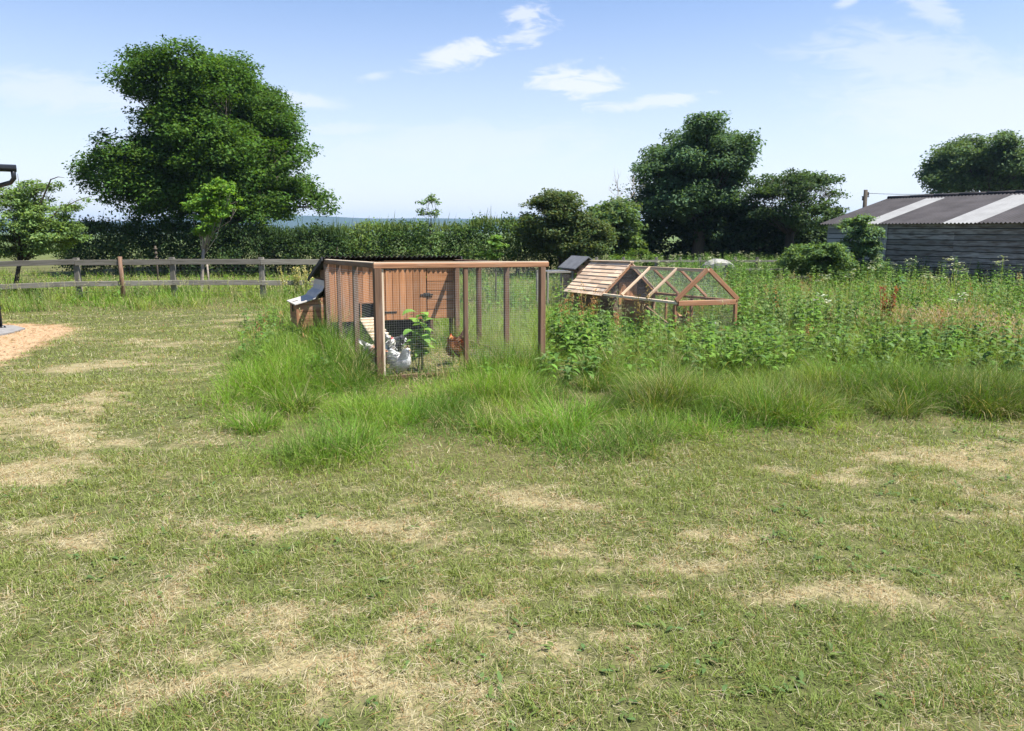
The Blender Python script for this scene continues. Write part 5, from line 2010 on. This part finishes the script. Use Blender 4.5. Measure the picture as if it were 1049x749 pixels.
def add_dock(nb, p, s, c, seeds=0, sc=(0.30, 0.11, 0.05), nl=14, wm=1.0):
    s *= SQ[0] ** .7
    az = U(0, 6.28, nl); L = U(.16, .34, nl) * s
    nb.ribbons(np.repeat(p[None], nl, 0), az, U(.5, 1.35, nl), L, L * .34, U(.7, 1.6, nl), vary(c, nl, .08, .2), (.15, .8, 1, .7, 0), roll=U(-.5, .5, nl), fold=.3)
    for k in range(seeds):
        a = U(0, 6.28); h = U(.5, .9) * s
        nb.ribbons(p[None] + RNG.normal(size=(1, 3)) * np.array([.05, .05, 0]), a, U(1.35, 1.55), h, .010 * wm, .12, np.array(sc) * .9, (1, .9, .7, .4))
        m = 7
        f = np.linspace(.12, .6, m)
        nb.ribbons(p + np.stack([np.cos(a) * h * .12 * f, np.sin(a) * h * .12 * f, h * f], 1), U(0, 6.28, m), U(.3, .9, m), U(.08, .17, m) * s, .05 * s, U(.6, 1.2, m), vary(c, m), (.2, 1, .8, 0), fold=.3)
        m = 60
        f = U(.5, 1, m)
        P = p + np.stack([np.cos(a) * h * .14 * f, np.sin(a) * h * .14 * f, h * f], 1) + RNG.normal(size=(m, 3)) * np.array([.022, .022, .01])
        nb.ribbons(P, U(0, 6.28, m), U(.3, 1.4, m), U(.02, .05, m), .014 * wm, .3, vary(sc, m, .15, .3), (.5, 1, 0))


def weeds():
    nb = NB()
    umbel = None
    field = None

    def place(n, poly, fn):
        lo, hi = np.min(poly, 0), np.max(poly, 0)
        k = 0; tries = 0
        while k < n and tries < n * 30:
            tries += 1
            px, py = U(lo[0], hi[0]), U(lo[1], hi[1])
            if poly_dist(np.array([px]), np.array([py]), np.array(poly, float))[0] < 0: continue
            p = gp(px, py)
            inr, ok = clear_of(p[:1], p[1:2])
            if inr[0] or not ok[0]: continue
            if fbm(p[:1], p[1:2], .55, 2, 99)[0] < U(.2, .5): continue
            a2, b2 = hut_ab(p[0], p[1])
            if (((px - 955) / 62) ** 2 + ((py - 353) / 22) ** 2 < 1 or ((px - 1040) / 40) ** 2 + ((py - 366) / 22) ** 2 < 1) and U(0, 1) < .5: continue
            near = -4.2 < a2 < .8 and -2.6 < b2 < 3.0
            if -1.5 < a2 < .75 and -1.6 < b2 < 2.9 and U(0, 1) < .6: continue
            if py > 350 and U(0, 1) < (py - 345) / 55: continue
            if near and fn is umbel: continue
            SQ[0] = .66 if near else 1.0
            fn(p, px, py); k += 1
            SQ[0] = 1.0
    field = [(566, 300), (640, 285), (780, 276), (850, 276), (1049, 285), (1300, 300), (1300, 400), (1049, 392), (900, 385), (760, 388), (640, 388), (575, 376)]
    far = [(600, 272), (860, 272), (1049, 285), (1049, 298), (760, 292), (600, 290)]
    greens = [(0.11, 0.21, 0.035), (0.14, 0.25, 0.04), (0.11, 0.18, 0.055), (0.15, 0.21, 0.075), (0.09, 0.17, 0.035)]
    place(2200, field, lambda p, px, py: add_nettle(nb, p, U(.32, .70) + .36 * np.clip((345 - py) / 50, 0, 1), greens[RNG.integers(5)], 1 + max(0, (p[1] - 9) / 12)))
    place(1500, far, lambda p, px, py: add_nettle(nb, p, U(.6, 1.2), greens[RNG.integers(5)], 2.2))
    place(330, field, lambda p, px, py: add_dock(nb, p, U(.7, 1.15), (0.12, 0.21, 0.04) if U(0, 1) < .8 else (0.24, 0.24, 0.03), int(U(0, 1) < .3), (0.30, 0.15, 0.07) if U(0, 1) < .6 else (.2, .22, .08)))
    place(120, far, lambda p, px, py: add_dock(nb, p, U(.9, 1.2), (0.12, 0.22, 0.04), int(U(0, 1) < .4), (.22, .24, .10), wm=2.0))
    mid = [(470, 395), (520, 372), (570, 352), (640, 392), (720, 398), (640, 430), (540, 430)]
    place(34, mid, lambda p, px, py: add_nettle(nb, p, U(.18, .42), greens[RNG.integers(5)]))
    place(2, mid, lambda p, px, py: add_dock(nb, p, U(.4, .6), (0.15, 0.26, 0.04)))
    place(160, [(688, 288), (800, 284), (800, 292), (688, 297)], lambda p, px, py: add_nettle(nb, p, U(.85, 1.25), greens[RNG.integers(5)], 2.2))
    rr = [(470, 345), (550, 345), (560, 305), (480, 300)]
    behind = [(470, 322), (556, 322), (552, 292), (480, 290)]
    place(90, behind, lambda p, px, py: add_nettle(nb, p, U(.4, .8), greens[RNG.integers(5)], 1.4))
    left = [(248, 330), (296, 325), (300, 345), (250, 370)]
    place(30, left, lambda p, px, py: add_nettle(nb, p, U(.2, .4), greens[RNG.integers(5)]))
    farleft = [(-60, 288), (300, 286), (300, 306), (-60, 316)]
    place(120, farleft, lambda p, px, py: add_nettle(nb, p, U(.25, .5), greens[RNG.integers(5)], 2))
    place(70, [(563, 345), (628, 352), (618, 378), (563, 374)], lambda p, px, py: add_nettle(nb, p, U(.5, .95), greens[RNG.integers(5)], 1.2))
    grassy = [(600, 372), (1049, 385), (1049, 408), (830, 416), (640, 420), (560, 418)]
    place(80, grassy, lambda p, px, py: add_nettle(nb, p, U(.18, .42), greens[RNG.integers(5)]))
    place(70, [(262, 352), (330, 340), (372, 395), (470, 405), (560, 415), (520, 455), (300, 460), (262, 440)], lambda p, px, py: add_nettle(nb, p, U(.15, .34), greens[RNG.integers(5)]))
    place(16, [(262, 352), (330, 340), (372, 395), (560, 415), (520, 455), (300, 460)], lambda p, px, py: add_dock(nb, p, U(.45, .75), (.13, .22, .04), int(U(0, 1) < .3), (.32, .2, .1)))
    # a thick stand of nettles before the pale cover
    for _ in range(60):
        p = gp(U(708, 768), 277.5)
        p[1] = U(26.5, 28.6); p[0] = (U(712, 764) - CX) / F * p[1] * .985; p[2] = zf(p[0], p[1])
        add_nettle(nb, p, U(.7, 1.0), greens[RNG.integers(5)], 2.4)
    # pale umbels over the far weeds
    def umbel(p, px, py):
        h = U(.8, 1.3); a = U(0, 6.28)
        nb.ribbons(p[None], a, 1.5, h, .014, .1, np.array([.16, .21, .07]), (1, .9, .8, .6))
        for q in range(4):
            c = p + np.array([U(-.12, .12), U(-.12, .12), h * U(.82, 1.0)])
            m = 12
            nb.ribbons(c + RNG.normal(size=(m, 3)) * np.array([.03, .03, .012]), U(0, 6.28, m), U(.1, .5, m), .035, .03, .2, vary((.40, .42, .30), m, .05, .2), (.6, 1, .5))
    place(120, [(640, 276), (1049, 283), (1049, 300), (640, 296)], umbel)
    place(30, field, umbel)
    # low clover and plantain leaves scattered through the lawn
    x, y = sample(26, 2.2, 7.5, .75, .4)
    k = (tall_field(x, y) < .3) & (path_field(x, y) < .3) & (fbm(x, y, 1.1, 2, 15) > .48)
    x, y = x[k], y[k]; n = len(x)
    for j in range(4):
        P = np.stack([x + U(-.02, .02, n), y + U(-.02, .02, n), zg(x, y) + .012], 1)
        nb.ribbons(P, U(0, 6.28, n), U(.2, .8, n), U(.02, .055, n), U(.010, .02, n), U(.4, 1.0, n), vary((.11, .17, .05), n), (.2, 1, .8, 0), fold=.2)
    o = nb.build("meadow_weeds", M_WEED)
    tag(o, kind="stuff")


weeds()


# single plants one can point to
def plant(name, label, cat, p, fn):
    nb = NB()
    fn(nb, np.array([0.0, 0.0, 0.0]))
    o = nb.build(name, M_WEED)
    o.location = p
    return tag(o, label, cat)


def broadleaf(nb, p, h, c, n=26, lf=.2):
    for s in range(9):
        a = U(0, 6.28); hh = h * U(.55, 1.0)
        nb.ribbons(p[None] + RNG.normal(size=(1, 3)) * np.array([.05, .05, 0]), a, U(1.3, 1.52), hh, .016, .15, np.array([.17, .17, .07]), (1, .9, .7, .4))
        m = n // 4
        f = np.linspace(.4, 1.0, m)
        P = p + np.stack([np.cos(a) * hh * .15 * f, np.sin(a) * hh * .15 * f, hh * f * .98], 1)
        L = lf * U(.7, 1.2, m)
        nb.ribbons(P, U(0, 6.28, m), U(.1, .8, m), L, L * .48, U(.5, 1.3, m), vary(c, m, .08, .18), (.12, .85, 1, .7, 0), roll=U(-.4, .4, m), fold=.3)


plant("burdock_plant", "large bright broad leaved plant growing inside the coop's run", "plant", gp(430, 380) + np.array([0, 0, -.01]), lambda nb, p: broadleaf(nb, p, .72, (.16, .29, .05), 28, .19))
plant("dock_plant", "tall dock with rusty seed spikes in front of the shingled roof", "plant", gp(603, 352), lambda nb, p: (add_dock(nb, p, 1.15, (.12, .24, .04), 4, (.34, .20, .07), 20), add_nettle(nb, p + np.array([.1, 0, 0]), .6, (.12, .24, .04))))
plant("dock_plant", "leafy dock with reddish stems before the hutch's plywood side panel", "plant", gp(657, 358), lambda nb, p: (add_dock(nb, p, 1.05, (.11, .20, .035), 3, (.22, .15, .05), 18), add_nettle(nb, p + np.array([-.12, .05, 0]), .62, (.11, .21, .04)), add_nettle(nb, p + np.array([.14, .05, 0]), .55, (.13, .23, .04))))
plant("dock_plant", "deep red seeding dock on the right, beside pinkish dry grass", "plant", gp(906, 348), lambda nb, p: add_dock(nb, p, 1.1, (.16, .14, .04), 6, (.27, .085, .045), 10, 1.5))
plant("dock_plant", "yellow leaved dock below the barn", "plant", gp(966, 322), lambda nb, p: add_dock(nb, p, 1.0, (.34, .34, .04), 0, nl=16))
plant("dock_plant", "bright green dock clump right against the run's right end post", "plant", gp(583, 365), lambda nb, p: (add_dock(nb, p, 1.1, (.13, .26, .04), 0, nl=22), add_nettle(nb, p, .5, (.13, .25, .04))))
plant("seeding_plant", "pale yellow feathery seed plant behind the nest box", "plant", gp(306, 306), lambda nb, p: [add_dock(nb, p + np.array([U(-.35, .35), U(-.2, .2), 0]), 1.15, (.15, .22, .06), 3, (.50, .46, .22), 6, 2.2) for _ in range(5)])
plant("burdock_plant", "dark leaved clump of broad leaves at the far right below the barn wall", "plant", gp(920, 312), lambda nb, p: broadleaf(nb, p, .75, (.08, .15, .05), 26, .24))


def chips():
    """loose chips and straw on the path patch, straw litter on the floor of the run"""
    nb = NB()
    n = 9000
    lo, hi = PATH.min(0), PATH.max(0)
    x = U(max(lo[0], -12), hi[0], n); y = U(lo[1], hi[1], n)
    k = path_field(x, y) > .3
    x, y = x[k], y[k]; n = len(x)
    c = lerp(np.array([.33, .21, .12]), np.array([.44, .34, .22]), U(0, 1, (n, 1))) * U(.6, 1.1, (n, 1))
    nb.ribbons(np.stack([x, y, zg(x, y) + U(.004, .02, n)], 1), U(0, 6.28, n), U(-.2, .3, n), U(.02, .07, n), U(.008, .02, n), 0, c, (1, 1, .7), roll=U(-.5, .5, n))
    n = 2600
    a = W1 * U(.02, 1, n) ** 1.6 * .85; b = U(.02, D1 * .95, n)
    P = N1 + a[:, None] * E1 + b[:, None] * E2
    c = lerp(np.array([.34, .25, .13]), np.array([.5, .4, .24]), U(0, 1, (n, 1)))
    nb.ribbons(np.stack([P[:, 0], P[:, 1], zg(P[:, 0], P[:, 1]) + U(.004, .03, n)], 1), U(0, 6.28, n), U(-.1, .4, n), U(.04, .12, n), .006, .1, c, (1, .9, .4))
    o = nb.build("straw_litter", M_GRASS)
    tag(o, kind="stuff")


chips()
